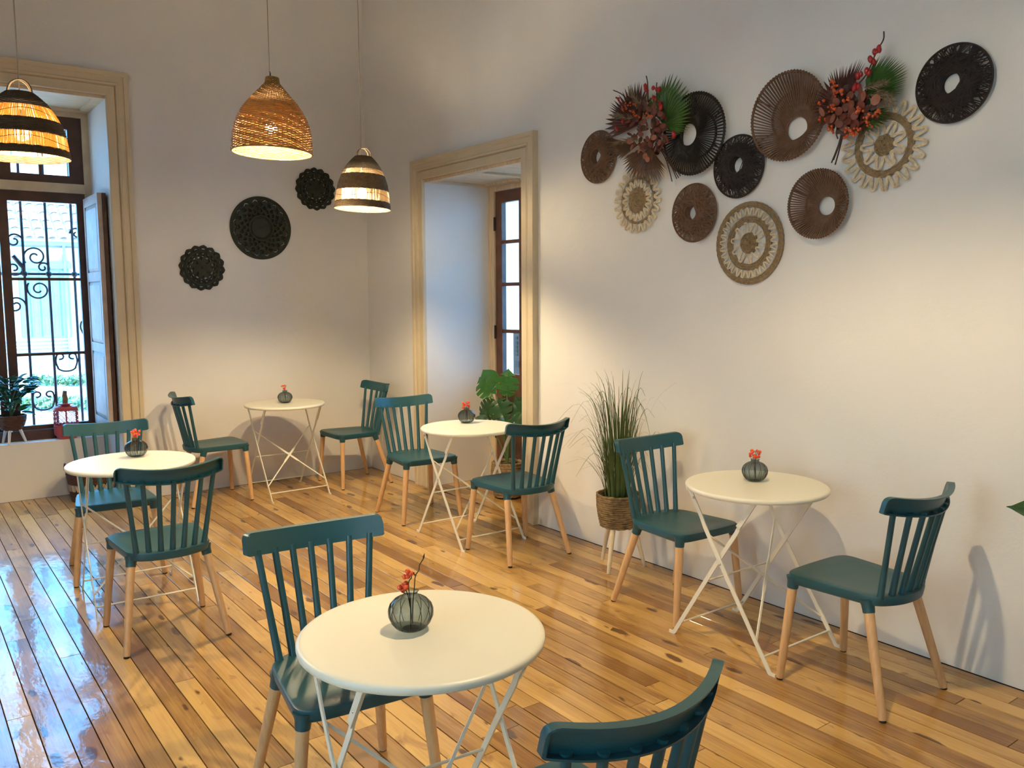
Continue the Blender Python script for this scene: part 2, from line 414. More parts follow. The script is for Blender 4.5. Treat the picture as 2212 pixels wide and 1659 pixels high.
# window_1
win = structure('window_1'); tag(win, 'tall dark brown casement window with transom and open inner shutter', 'window')
WC = (WX0+WX1)/2
FY0, FY1 = WY-.02, WY+.06
def fbox(name, x0, x1, z0, z1, y0=FY0, y1=FY1, mat='frame_brown', parent=None): return MB().box((x0, y0, z0), (x1, y1, z1)).build(name, mat, parent or win)
fbox('outer_frame', WX1-.05, WX1, SILL, WTOP, mat='raw_pine'); fbox('outer_frame', WX0, WX0+.05, SILL, WTOP, mat='raw_pine')
fbox('outer_frame', WX0+.05, WX1-.05, WTOP-.06, WTOP, mat='raw_pine')
fbox('transom_bar', WX0+.05, WX1-.05, 2.345, 2.415, y0=FY0-.015, mat='raw_pine')
fbox('bottom_sill_board', WX0+.05, WX1-.05, SILL, SILL+.075, y0=FY0-.02)
def leaf(x0, x1, z0, z1, st, top, bot, munts, nvert, y0=WY, y1=WY+.045):
    lf = empty('casement_leaf'); lf.parent = win
    for (a, b_, c, d) in ((x0, x0+st, z0, z1), (x1-st, x1, z0, z1)): MB().box((a, y0, c), (b_, y1, d)).build('stile', 'frame_brown', lf)
    MB().box((x0+st, y0, z1-top), (x1-st, y1, z1)).build('rail', 'frame_brown', lf); MB().box((x0+st, y0, z0), (x1-st, y1, z0+bot)).build('rail', 'frame_brown', lf)
    zs = [z0+bot]+munts+[z1-top]
    for zm in munts: MB().box((x0+st, y0+.008, zm-.011), (x1-st, y1-.008, zm+.011)).build('muntin', 'frame_brown', lf)
    xs = [x0+st]+[x0+st+(x1-x0-2*st)*k/(nvert+1) for k in range(1, nvert+1)]+[x1-st]
    for k in range(1, nvert+1): MB().box((xs[k]-.010, y0+.008, z0+bot), (xs[k]+.010, y1-.008, z1-top)).build('muntin', 'frame_brown', lf)
    for za, zb in zip(zs, zs[1:]):
        for xa, xb in zip(xs, xs[1:]): MB().box((xa-.003, (y0+y1)/2-.002, za-.003), (xb+.003, (y0+y1)/2+.002, zb+.003)).build('pane', 'pane_glass', lf)
    return lf
g = .004
leaf(WC+g, WX1-.05, SILL+.078, 2.343, .062, .075, .03, [1.098, 1.679], 0)
leaf(WX0+.05, WC-g, SILL+.078, 2.343, .062, .075, .03, [1.098, 1.679], 0)
leaf(WC+g, WX1-.05, 2.418, WTOP-.062, .10, .09, .06, [], 1)
leaf(WX0+.05, WC-g, 2.418, WTOP-.062, .10, .09, .06, [], 1)
MB().tube([(WC, WY-.02, 2.36), (WC, WY-.035, 2.36), (WC+.012, WY-.04, 2.33)], .010, 6).build('latch', 'rivet_steel', win)
# inner shutter folded back against the right reveal
sh = empty('shutter', (WX1-.070, WY-.03, 0), 0); sh.parent = win; sh.rotation_euler.z = math.radians(-90.5)
def shb(name, a, b_, mat): return MB().box(a, b_).build(name, mat, sh)
SW, S0, S1 = .56, SILL+.10, 2.30
shb('stile', (0, 0, S0), (.05, .032, S1), 'shutter_grey'); shb('stile', (SW-.05, 0, S0), (SW, .032, S1), 'shutter_grey')
zz = [S0, S0+.58, S0+1.12, S1-.07]
for z in zz: shb('rail', (.05, 0, z), (SW-.05, .032, z+.07), 'shutter_grey')
for a, b_ in zip(zz, zz[1:]):
    MB().loft([[(.05, .012, a+.07), (SW-.05, .012, a+.07), (SW-.05, .012, b_), (.05, .012, b_)], [(.075, -.003+.004, a+.10), (SW-.075, .001, a+.10), (SW-.075, .001, b_-.03), (.075, .001, b_-.03)]]).build('raised_panel', 'shutter_grey', sh)
MB().box((0, .034, S0), (SW+.004, .060, S1)).build('folded_leaf', 'frame_brown', sh)

# door_1
door = structure('door_1'); tag(door, 'brown glazed door leaf with stacked panes at the back of the doorway', 'door')
MB().box((DX, DY1-.085, 0), (DX+.08, DY1-.0, DTOP)).build('jamb', 'raw_pine', door); MB().box((DX, DY0, 0), (DX+.08, DY0+.085, DTOP)).build('jamb', 'raw_pine', door)
MB().box((DX, DY0+.085, DTOP-.06), (DX+.08, DY1-.085, DTOP)).build('head', 'raw_pine', door)
DM = (DY0+DY1)/2
def door_leaf(y0, y1):
    lf = empty('door_leaf'); lf.parent = door; x0, x1 = DX+.012, DX+.055; zt = DTOP-.065; st = .085
    for a, b_ in ((y0, y0+st), (y1-st, y1)): MB().box((x0, a, .01), (x1, b_, zt)).build('stile', 'door_brown', lf)
    MB().box((x0, y0+st, zt-.09), (x1, y1-st, zt)).build('rail', 'door_brown', lf)
    MB().box((x0, y0+st, .80), (x1, y1-st, .90)).build('rail', 'door_brown', lf); MB().box((x0, y0+st, .01), (x1, y1-st, .20)).build('rail', 'door_brown', lf)
    MB().box((x0+.014, y0+st, .20), (x1-.012, y1-st, .80)).build('bottom_panel', 'door_brown', lf)
    zs = [.90, 1.245, 1.625, 1.965, zt-.09]
    for z in zs[1:-1]: MB().box((x0+.006, y0+st, z-.014), (x1-.006, y1-st, z+.014)).build('muntin', 'door_brown', lf)
    for za, zb in zip(zs, zs[1:]): MB().box(((x0+x1)/2-.002, y0+st-.002, za), ((x0+x1)/2+.002, y1-st+.002, zb)).build('pane', 'pane_glass', lf)
    for z in (.35, 1.18, 2.06): MB().tube([(x0-.008, y1+.004, z), (x0-.008, y1+.004, z+.11)], .009, 8).build('hinge', 'iron', lf)
# the left leaf stands behind the left jamb; its panes show between jamb and casing
yL = DY1-.085-.004
door_leaf(yL-.40, yL); door_leaf(DY0+.089, yL-.405)
# threshold
tag(MB().box((DX-.005, DY0, -.02), (TH, DY1, .006)).build('trim_5', 'door_brown'), 'wooden door threshold', 'trim', kind='structure')
# windows out of view on the left wall
for i, (a, b_) in enumerate(LW):
    w = structure('window_%d' % (i+2)); tag(w, 'tall window on the left wall outside the picture', 'window')
    X = XL-.2
    for (ya, yb, za, zb) in ((a, a+.07, .4, 3.0), (b_-.07, b_, .4, 3.0), (a+.07, b_-.07, 2.92, 3.0), (a+.07, b_-.07, .4, .48), ((a+b_)/2-.04, (a+b_)/2+.04, .48, 2.92)):
        MB().box((X, ya, za), (X+.06, yb, zb)).build('frame', 'frame_brown', w)
    for ya, yb in ((a+.07, (a+b_)/2-.04), ((a+b_)/2+.04, b_-.07)): MB().box((X+.02, ya, .48), (X+.024, yb, 2.92)).build('pane', 'pane_glass', w)

# ------------------------------------------------------------------ chairs
def make_chair():
    root = empty('spindle_chair')
    half = [(.0, .236), (.10, .234), (.165, .226), (.198, .200), (.202, .150), (.193, .03), (.182, -.085), (.172, -.130), (.140, -.166), (.075, -.196)]
    ctrl = half+[(0, -.206)]+[(-x, y) for x, y in half[:0:-1]]
    out = spline([(x, y, 0) for x, y in ctrl], 4, True)
    def ring(k, zf, zb, inset=0.):
        res = []
        for p in out:
            q = Vector((p.x, p.y-.015, 0)); L_ = q.length; q = q*((L_-inset)/L_)*k
            t = (q.y+.22)/.45
            res.append((q.x, q.y+.015, zb+(zf-zb)*t))
        return res
    m = MB().loft([ring(1, .396, .392, .012), ring(1, .400, .396, .006), ring(1, .428, .423, .001), ring(1, .434, .429, .003), ring(1, .4365, .4315, .010), ring(.72, .431, .425), ring(.4, .427, .420), ring(.1, .4265, .4195)])
    feet = [(s*.221, .218, s*.184, .197, .374) for s in (-1, 1)]+[(s*.217, -.218, s*.163, -.118, .362) for s in (-1, 1)]
    for fx, fy, tx, ty, tz in feet:
        d = (Vector((tx, ty, tz))-Vector((fx, fy, 0))).normalized()
        p0 = Vector((tx, ty, tz)); p1 = p0+d*.048
        m.tube([p0, p0+d*.002, p0+d*.028, p1], [.0190, .0215, .0235, .030], 12)
    m.build('seat', 'teal_plastic', root, True)
    for fx, fy, tx, ty, tz in feet:
        a = Vector((fx, fy, .006)); b = Vector((tx, ty, tz+.004)); r_ = [(a+(b-a)*t) for t in (0, .02, .5, 1)]
        lg = MB().tube(r_, [.0135, .0148, .0168, .0190], 14).build('leg', 'beech', root, True)
        MB().tube([(fx, fy, 0), (fx, fy, .0065)], .0125, 10).build('glide', 'black_rubber', lg)
    arc = lambda x: -.262+.076*(x/.222)**2
    for k in range(7):
        s = (k-3)/3
        xb, xt = s*.143, s*.183
        yb = -.178+.030*s*s
        a = Vector((xb, yb, .424)); b = Vector((xt, arc(xt)+.004, .772-.020*(1-(xt/.222)**2)))
        P = [a+(b-a)*t for t in (0, .04, .5, .93, 1)]
        MB().tube(P, [.0150, .0128, .0108, .0108, .0115], 10).build('spindle', 'teal_plastic', root, True)
    # top rail: C-section swept along the arc, closed ends
    rings = []; XE = .222; rr = .024; D = .024; wl = .005
    xs = [-XE, -XE+.0025, -XE+.006, -XE+.0061, -XE+.012, -XE+.020, -XE+.03]+[-XE+.03+(2*XE-.06)*k/18 for k in range(1, 18)]+[XE-.03, XE-.02, XE-.012, XE-.0061, XE-.006, XE-.0025, XE]
    for i, x in enumerate(xs):
        e = XE-abs(x); zt = .826-(rr-math.sqrt(max(0, rr*rr-max(0, rr-e)**2)) if e < rr else 0); zb = .757+.002*(abs(x)/XE)+(.004-min(.004, e) if e < .004 else 0)
        y = arc(x); n = Vector((-.152*x/.222/.222*1.0, -1, 0)); n = Vector((.685*x/.222*.5, -1, 0)).normalized()
        lean = lambda z: -.016*(z-.76)/.06
        solid = i < 3 or i >= len(xs)-3
        dd = D
        w2 = dd-.0005 if solid else wl
        pts = [(0, zb), (0, zt), (dd, zt), (dd, zt-.0052), (w2, zt-.0058), (w2, zb+.0058), (dd, zb+.0052), (dd, zb)]
        if zt-zb < .02: pts = [(0, zb), (0, zt), (dd, zt), (dd, zt-.004), (w2, zt-.0042), (w2, zb+.0042), (dd, zb+.004), (dd, zb)]
        dip = -.020*(1-(x/XE)**2)
        rings.append([Vector((x, y+lean(z)+.008, z+dip))+n*(a-.006) for a, z in pts])
    MB().loft(rings).build('top_rail', 'teal_plastic', root, True)
    return root
CG = 'teal spindle-back chairs'
chairs = [
 (-.448, -5.052, -.2, 'dark teal spindle chair at the far right casting its shadow on the wall'),
 (-.385, -4.015, 178.3, 'dark teal spindle chair standing right in front of the tall potted grass'),
 (-.476, -2.832, -.6, 'dark teal spindle chair with its back to the viewer beside the doorway casing'),
 (-.509, -1.700, 176.6, 'brightly lit teal spindle chair facing the viewer, left of the doorway'),
 (-.386, -.455, 90.4, 'dark teal spindle chair tucked into the far corner of the room'),
 (-1.518, -.342, -89.4, 'dark teal spindle chair seen side-on against the back wall, right of the window casing'),
 (-2.500, -2.819, -1.2, 'teal spindle chair with its back to the viewer at the table by the window'),
 (-2.487, -1.720, 174.2, 'teal spindle chair facing the viewer right in front of the window'),
 (-2.429, -4.553, 175.2, 'teal spindle chair partly hidden behind the nearest round table'),
 (-2.402, -5.568, .8, 'teal chair cut off by the bottom edge, showing the hollow back of its top rail'),
]
proto = make_chair()
for i, (x, y, a, lab) in enumerate(chairs):
    o = proto if i == 0 else copy_tree(proto)
    if i == 0: KIDS[proto.name] = kids(proto)
    o.location = (x, y, 0); o.rotation_euler = (0, 0, math.radians(a)); tag(o, lab, 'chair', CG)

# ------------------------------------------------------------------ tables
def make_table():
    root = empty('bistro_table')
    R = .305; n = 72
    prof = [(.001, .7085), (.24, .7085), (.292, .7095), (.300, .7085), (.3045, .704), (.305, .698), (.3035, .691), (.300, .688), (.2975, .690), (.297, .699), (.24, .701), (.001, .701)]
    MB().lathe(prof, n).build('table_top', 'table_paint', root, True)
    for s in (-1, 1):
        xa, xb = s*.222, s*.232
        fa = [(xa, .262+.030, .003), (xa, .262+.010, .003), (xa, .262, .010), (xa, .254, .022), (xa, .02, .40), (xa, -.075, .545), (xa, -.095, .585), (xa, -.165, .690)]
        fb = [(xb, -.262-.030, .003), (xb, -.262-.010, .003), (xb, -.262, .010), (xb, -.255, .022), (xb, -.02, .37), (xb, .085, .535), (xb, .105, .575), (xb, .175, .690)]
        for f in (fa, fb):
            l = MB().ribbon(f, .019, .005, (1, 0, 0)).build('leg', 'table_paint', root)
        pv = Vector((xb+s*.004, -.001, .395))
        for q in (pv, Vector((xb+s*.004, .150, .655)), Vector((xa+s*.004, -.112, .612))):
            MB().sphere(q, .006, 8, 6).build('rivet', 'rivet_steel', root, True)
        MB().ribbon([(xa+s*.006, -.085, .570), (xa+s*.006, -.165, .690)], .022, .004, (1, 0, 0)).build('hinge_bracket', 'table_paint', root)
        MB().box((xb-.012, .168, .684), (xb+.012, .186, .702)).build('mount', 'table_paint', root); MB().box((xa-.012, -.176, .684), (xa+.012, -.158, .702)).build('mount', 'table_paint', root)
    def at(f, z):   # point on a frame at height z
        return (.262-(.262-.02)*(z-.01)/(.39)) if f == 'a' else -(.262-(.262-.02)*(z-.01)/.36)
    for f, z, w in (('a', .062, .222), ('b', .062, .232), ('a', .295, .222)):
        MB().tube([(-w, at(f, z), z), (w, at(f, z), z)], .0045, 8).build('crossbar', 'table_paint', root)
    zb = lambda z: at('b', z) if z < .37 else -.02+.105*(z-.37)/.165
    for s in (-1, 1):
        a = Vector((-s*.228, zb(.505), .505)); b = Vector((s*.228, zb(.115), .115))
        if s > 0: a.y += .004; b.y += .004
        P = [a+(b-a)*t for t in (0, .36, .40, .60, .64, 1)]
        rr = []
        d = (b-a).normalized(); nrm = d.cross(Vector((1, 0, 0))).cross(d).normalized(); side = d.cross(nrm)
        for p, (w, t) in zip(P, ((.008, .006), (.008, .006), (.015, .003), (.015, .003), (.008, .006), (.008, .006))):
            rr.append([p+nrm*(i*w/2)+side*(j*t/2) for i, j in ((-1, -1), (1, -1), (1, 1), (-1, 1))])
        MB().loft(rr).build('brace', 'table_paint', root)
    return root
tabs = [(-2.443, -5.060, 'nearest round cream bistro table, cut off at the bottom of the picture'),
        (-.440, -4.524, 'round cream bistro table by the right wall below the woven discs'),
        (-.515, -2.365, 'round cream bistro table standing in front of the doorway'),
        (-.985, -.480, 'small-looking round bistro table against the back wall in the corner'),
        (-2.498, -2.263, 'round white bistro table near the window, tinted by daylight')]
tp = make_table(); KIDS[tp.name] = kids(tp)
for i, (x, y, lab) in enumerate(tabs):
    o = tp if i == 0 else copy_tree(tp)
    o.location = (x, y, 0); o.rotation_euler.z = math.radians([-4, 0, 0, 1, -2][i]); tag(o, lab, 'table', 'round folding bistro tables')

# ------------------------------------------------------------------ vases with berry sprigs
def make_vase():
    root = empty('bud_vase')
    prof = [(.012, .001), (.030, .001), (.040, .007), (.050, .020), (.0565, .036), (.057, .050), (.052, .064), (.041, .076), (.028, .083), (.0195, .086), (.0175, .091), (.0185, .096), (.021, .098), (.0195, .0985)]
    rib = lambda a, z: 1-.075*(1-abs(math.sin(6*a)))**5*min(1, max(0, (.086-z)/.02))*min(1, z/.01)
    MB().lathe(prof, 144, fn=rib).build('glass_body', 'smoke_glass', root, True)
    rb_ = MB()
    for k in range(12):
        a = PI*k/6
        rb_.tube([(r*rib(a, z)*math.cos(a)*.992, r*rib(a, z)*math.sin(a)*.992, z) for r, z in prof[2:9]], .00075, 4)
    rb_.build('ribs', 'rib_glass', root)
    MB().lathe([(.001, .0005), (.020, .0005), (.022, .002), (.001, .003)], 24).build('glass_base', 'smoke_glass', root, True)
    return root
def sprig(loc, rz, label, berries, twigs, k=1.):
    root = empty('berry_sprig', loc, rz, label, 'berry sprig')
    for t in twigs: MB().tube(spline(t, 4), .0014*k, 5).build('twig', 'twig', root)
    for t in twigs[:1]:
        e = t[-1]
        MB().tube([e, (e[0]+.002, e[1], e[2]+.006), (e[0]+.004, e[1], e[2]+.014)], [.0016, .0026, .0004], 5).build('bud', 'twig', root)
    me = MB().sphere((0, 0, 0), .0068*k, 12, 8).mesh('berry', 'berry', True)
    for b_ in berries: o = link('berry', me, root); o.location = b_
    return root
vs = [((888, 1358), 'ribbed smoky glass bud vase on the nearest table', 'orange berry sprig with a bare forked twig in the nearest vase'),
      ((1630, 1038), 'ribbed smoky glass bud vase on the table by the right wall', 'compact orange berry sprig in the vase by the right wall'),
      ((1008, 913), 'clear smoky bud vase on the table in front of the doorway', 'orange berry sprig in the vase in front of the doorway'),
      ((616, 870), 'dark round bud vase on the table against the back wall', 'small red berry sprig in the vase against the back wall'),
      ((295, 986), 'bluish glass bud vase on the table near the window', 'orange berry sprig in the vase near the window')]
vp = make_vase(); KIDS[vp.name] = kids(vp)
rb = random.Random(5)
for i, ((u, v), lab, lab2) in enumerate(vs):
    p = on_z(u, v, .7095)
    o = vp if i == 0 else copy_tree(vp)
    o.location = p; o.rotation_euler.z = i*.7; tag(o, lab, 'vase', 'glass bud vases on the tables')
    R_ = RT.xy.normalized(); right = Vector((R_.x, R_.y, 0)); fwd = Vector((-R_.y, R_.x, 0))
    L2 = lambda a, z, d=0.: right*a+fwd*d+Vector((0, 0, z))
    stem0 = L2(.004, .012)
    if i == 0:
        tw = [[stem0, L2(.006, .07), L2(.010, .105), L2(.013, .135), L2(.022, .150), L2(.024, .163), L2(.033, .178)],
              [stem0, L2(-.002, .08), L2(-.004, .105), L2(-.003, .122), L2(.003, .130), L2(.004, .140)],
              [L2(.0, .05), L2(-.008, .092), L2(-.018, .104), L2(-.030, .108)], [L2(.013, .135), L2(.010, .140), L2(.009, .145)]]
        be = [(-.006, .147), (.002, .141), (-.006, .134), (-.014, .132), (-.011, .116), (-.018, .110), (-.010, .109), (-.026, .107), (-.019, .098)]
        be = [L2(a, z, rb.uniform(-.008, .004)) for a, z in be]
    else:
        tw = [[stem0, L2(.002, .08), L2(.004, .105), L2(.008, .125)], [stem0, L2(-.004, .085), L2(-.010, .110), L2(-.014, .120)], [L2(0, .09), L2(.002, .115), L2(-.002, .135)]]
        n_ = 7 if i == 3 else 15
        be = []
        for k in range(n_):
            a = rb.uniform(-.024, .020); be.append(L2(a if i != 3 else a*.6-.006, rb.uniform(.106, .140)-abs(a)*.3, rb.uniform(-.014, .014)))
    sprig(p, 0, lab2, be, tw)

# ------------------------------------------------------------------ pendant lamps
def bulb(root, h, watts, r=.032, col=(1., .765, .43)):
    Ls = watts*BULB/(PI*4*PI*r*r)
    nm = 'bulb_glow_%d' % len(M)
    emitter(nm, col, Ls)
    MB().sphere((0, 0, h), r, 16, 12).build('bulb', nm, root, True)
    MB().tube([(0, 0, h+r*.9), (0, 0, h+r+.06)], .016, 12).build('socket', 'black_rubber', root)
def cord(root, h, top, r=.0024): MB().tube([(0, 0, h), (0, 0, top)], r, 6).build('cord', 'cord_beige', root)
def wicker_lamp(loc, prof, label, watts, tilt=(0, 0)):
    root = empty('pendant_lamp', loc, 0, label, 'pendant lamp'); H = prof[-1][1]
    sh = empty('shade'); sh.parent = root; sh.rotation_euler = (*tilt, 0)
    tab = [(h, r) for r, h in prof]
    ns = 54; m = MB(); stk = MB()
    stat, pitch = by_arc(prof, 72)
    for k, (R0, z) in enumerate(stat):
        path = []
        for j in range(ns*2):
            a = 2*PI*j/(ns*2)
            off = (.0028 if (j//2+k) % 2 else -.0028)*(1 if j % 2 == 0 else .25)
            path.append(((R0+off)*math.cos(a), (R0+off)*math.sin(a), z+.0006*math.sin(7*a+k)))
        m.tube(path, pitch*.50, 4, closed=True)
    tag(m.build('woven_rows', 'wicker', sh, True, fix=False), kind='stuff')
    for j in range(ns):
        a = 2*PI*j/ns
        stk.tube([(interp(tab, z)*math.cos(a), interp(tab, z)*math.sin(a), z) for z in [H*q/14 for q in range(15)]], .0018, 4)
    tag(stk.build('stakes', 'wicker', sh, False, fix=False), kind='stuff')
    R0 = prof[0][0]
    MB().tube([(R0*math.cos(2*PI*j/64), R0*math.sin(2*PI*j/64), 0) for j in range(64)], .0045, 8, closed=True).build('rim', 'wicker', sh, True)
    MB().tube([(.0, -.01, H), (.004, 0, H+.02), (0, 0, H+.03)], .004, 6).build('hook', 'iron', root)
    bulb(root, .135, watts); cord(root, H+.005, ZC-loc[2])
    return root
def basket_lamp(loc, prof, bands, label, watts, straw='straw', weave='dark_weave', tilt=(0, 0)):
    root = empty('pendant_lamp', loc, 0, label, 'pendant lamp'); H = prof[-1][1]
    sh = empty('shade'); sh.parent = root; sh.rotation_euler = (*tilt, 0)
    tab = [(h, r) for r, h in prof]; rr = random.Random(int(loc[0]*1000))
    for kind, f0, f1 in bands:
        z0, z1 = f0*H, f1*H
        if kind == 'weave':
            m = MB(); sub = [(interp(tab, z0+(z1-z0)*q/12), z0+(z1-z0)*q/12) for q in range(13)]
            ln = sum(math.hypot(b[0]-a[0], b[1]-a[1]) for a, b in zip(sub, sub[1:])); stat, p = by_arc(sub, max(3, int(ln/.0052)))
            for k, (R0, z) in enumerate(stat):
                m.tube([((R0+.0015*math.sin(24*a+PI*k))*math.cos(a), (R0+.0015*math.sin(24*a+PI*k))*math.sin(a), z) for a in [2*PI*j/96 for j in range(96)]], p*.66, 4, closed=True)
            tag(m.build('woven_band', weave, sh, True, fix=False), kind='stuff')
        else:
            m = MB(); n = 230
            for j in range(n):
                if rr.random() < .05: continue
                a = 2*PI*j/n+rr.uniform(-.004, .004); lean = rr.uniform(-.012, .012)
                P = []
                for q in range(4):
                    z = z0-.004+(z1-z0+.008)*q/3; R0 = interp(tab, z)
                    P.append((R0*math.cos(a+lean*q/3), R0*math.sin(a+lean*q/3), z))
                m.tube(P, PI*interp(tab, (z0+z1)/2)/n*.93, 4)
            tag(m.build('straw_band', straw, sh, False, fix=False), kind='stuff')
            zz_ = (z0+z1)/2
            MB().tube([((interp(tab, zz_)+.003)*math.cos(a), (interp(tab, zz_)+.003)*math.sin(a), zz_+.010*math.sin(3*a)) for a in [2*PI*j/72 for j in range(72)]], .0012, 4, closed=True).build('tie_thread', weave, sh)
    Rt = prof[-1][0]
    for sgn, tw in ((1, .3), (-1, -.5)):
        arch = [(sgn*Rt*.95*math.cos(t)*math.cos(tw), Rt*.95*math.cos(t)*math.sin(tw)*sgn+sgn*.006, H-.004+.058*math.sin(t)) for t in [PI*k/12 for k in range(13)]]
        MB().tube(arch, .0035, 6).build('handle', weave, sh)
    bulb(root, .100, watts); cord(root, H-.02, ZC-loc[2])
    return root
p2 = at_d(588, 330, 4.75); p3 = at_d(783, 452, 5.35); p1 = at_d(51, 341, 3.5)
prof2 = [(.218, 0), (.216, .05), (.211, .10), (.203, .14), (.188, .185), (.160, .235), (.120, .287), (.072, .338), (.037, .378), (.032, .41)]
prof3 = [(.175, 0), (.169, .038), (.163, .096), (.152, .155), (.131, .213), (.099, .271), (.066, .309), (.050, .324)]
prof1 = [(r, h*.80) for r, h in prof3]
W2, W3, W1, W4 = 150, 120, 110, 190
wicker_lamp(p2, prof2, 'large bell-shaped rattan pendant lamp hanging in the middle', W2, (0, math.radians(2.0)))
basket_lamp(p3, prof3, [('weave', 0, .13), ('straw', .13, .34), ('weave', .34, .64), ('straw', .64, .73), ('weave', .73, 1)], 'small greyish striped straw pendant lamp near the corner', W3, 'straw_pale', 'grey_weave', (0, math.radians(2.5)))
basket_lamp(p1, prof1, [('weave', 0, .12), ('straw', .12, .33), ('weave', .33, .55), ('straw', .55, .76), ('weave', .76, 1)], 'glowing black-and-straw striped pendant lamp in front of the window', W1)
basket_lamp((-1.75, -5.20, 2.62), prof1, [('weave', 0, .12), ('straw', .12, .33), ('weave', .33, .55), ('straw', .55, .76), ('weave', .76, 1)], 'striped straw pendant lamp hanging above the top of the picture', W4)

# ------------------------------------------------------------------ discs on the right wall
def wall_disc(name, cy, cz, label, group, cat='wall decor'):
    o = empty(name, (0, cy, cz), 0, label, cat, group); o.rotation_euler = (0, -PI/2, 0); return o      # local z -> off the wall (-x), local x -> up, local y -> y
def ringpath(r, z, n=72, c=(0, 0)): return [(c[0]+r*math.cos(2*PI*j/n), c[1]+r*math.sin(2*PI*j/n), z) for j in range(n)]
def spoke_disc(cy, cz, R, hole, hc, mat, label, n=76, rim_z=.05, hole_z=.02):
    o = wall_disc('woven_disc', cy, cz, label, 'round woven discs on the right wall')
    MB().tube(ringpath(R-.006, rim_z, 96), .006, 8, closed=True).build('rim', mat, o, True)
    MB().tube(ringpath(hole, hole_z, 64, hc), .005, 8, closed=True).build('inner_ring', mat, o, True)
    MB().tube(ringpath(R*.55, .008, 48), .006, 6, closed=True).build('back_ring', mat, o, True)
    for k in range(6):
        a = k*PI/3; MB().tube([((R-.01)*math.cos(a), (R-.01)*math.sin(a), rim_z-.004), (R*.55*math.cos(a), R*.55*math.sin(a), .006)], .003, 5).build('stay', mat, o)
    m = MB()
    for k in range(n):
        a = 2*PI*k/n; q = (hc[0]+hole*math.cos(a), hc[1]+hole*math.sin(a))
        P0 = Vector(((R-.006)*math.cos(a), (R-.006)*math.sin(a), rim_z+.006)); P1 = Vector((q[0], q[1], hole_z+.005))
        mid = (P0+P1)/2+Vector((0, 0, -.004))
        m.tube([P0, mid, P1], [.0032, .0030, .0023], 5)
        m.tube([P0+Vector((0, 0, -.012)), P1+Vector((0, 0, -.010))], .0026, 4)
        m.tube(ringpath_small((R-.006)*math.cos(a), (R-.006)*math.sin(a), rim_z, a), .0026, 4, closed=True)
    tag(m.build('radial_cord', mat, o, True, fix=False), kind='stuff')
    return o
def ringpath_small(x, y, z, a, r=.0075, n=6):
    return [(x+math.cos(a)*r*math.cos(t), y+math.sin(a)*r*math.cos(t), z+r*math.sin(t)) for t in [2*PI*j/n for j in range(n)]]
def cross_disc(cy, cz, R, hole, hc, mat, label, seed, depth=.058):
    o = wall_disc('wound_disc', cy, cz, label, 'round woven discs on the right wall')
    MB().tube(ringpath(R-.005, .022, 96), .005, 8, closed=True).build('rim', mat, o, True)
    rr = random.Random(seed)
    prof = [(hole, .004), (hole, depth-.012), (hole+.006, depth-.006), (R*.5, depth-.010), (R*.72, depth-.022), (R*.74, depth-.026), (R*.5, .004)]
    m = MB(); rings = []
    for r, z in prof:
        w = 1-min(1, (r-hole)/(R*.5))
        rings.append([(hc[0]*w+r*math.cos(2*PI*j/48), hc[1]*w+r*math.sin(2*PI*j/48), z) for j in range(48)])
    m.loft(rings, True, False); m.build('core', mat, o, True)
    m = MB()
    nn = 120
    for k in range(nn):
        a = 2*PI*k/nn; d = rr.choice((-1, 1))*rr.uniform(.10, .22)
        r0, r1 = R-.005, R*rr.uniform(.55, .72)
        m.tube([(r0*math.cos(a), r0*math.sin(a), .027), (r1*math.cos(a+d), r1*math.sin(a+d), depth-.018)], .0022, 4)
    for k in range(64):
        a = rr.uniform(0, 2*PI); b = a+PI-rr.choice((-1, 1))*rr.uniform(.55, 1.15)
        A = Vector(((R-.006)*math.cos(a), (R-.006)*math.sin(a), 0)); B = Vector(((R-.006)*math.cos(b), (R-.006)*math.sin(b), 0))
        dmin = abs(A.cross(B).z)/(B-A).length
        hv = Vector((hc[0], hc[1], 0)); n_ = (B-A).normalized(); dist = ((hv-A)-n_*((hv-A).dot(n_))).length
        if dist < hole*1.04: continue
        P = []
        for t in (0, .12, .3, .5, .7, .88, 1):
            q = A+(B-A)*t; z = interp([(0, depth+.001), (R*.5, depth-.005), (R*.72, depth-.016), (R, .024)], q.xy.length)+.002
            P.append((q.x, q.y, z))
        m.tube(P, .0024, 4)
    tag(m.build('wound_cord', mat, o, True, fix=False), kind='stuff')
    return o
def zigzag(r0, r1, n, z, per=8, ph=0.):
    return [((r0+r1)/2+(r1-r0)/2*max(-1, min(1, 1.25*math.sin(2*PI*n*t+ph))), 2*PI*t) for t in [k/(n*per) for k in range(n*per)]]
def coil(r0, r1, cr, z, seed):
    m = MB(); n = max(1, round((r1-r0)/(cr*1.8)))
    for k in range(n):
        r = r0+(r1-r0)*(k+.5)/n
        m.tube([((r+.0007*math.sin(40*t+k))*math.cos(t), (r+.0007*math.sin(40*t+k))*math.sin(t), z+.0012*math.sin(55*t+2*k+seed)) for t in [2*PI*j/96 for j in range(96)]], cr, 6, closed=True)
    return m
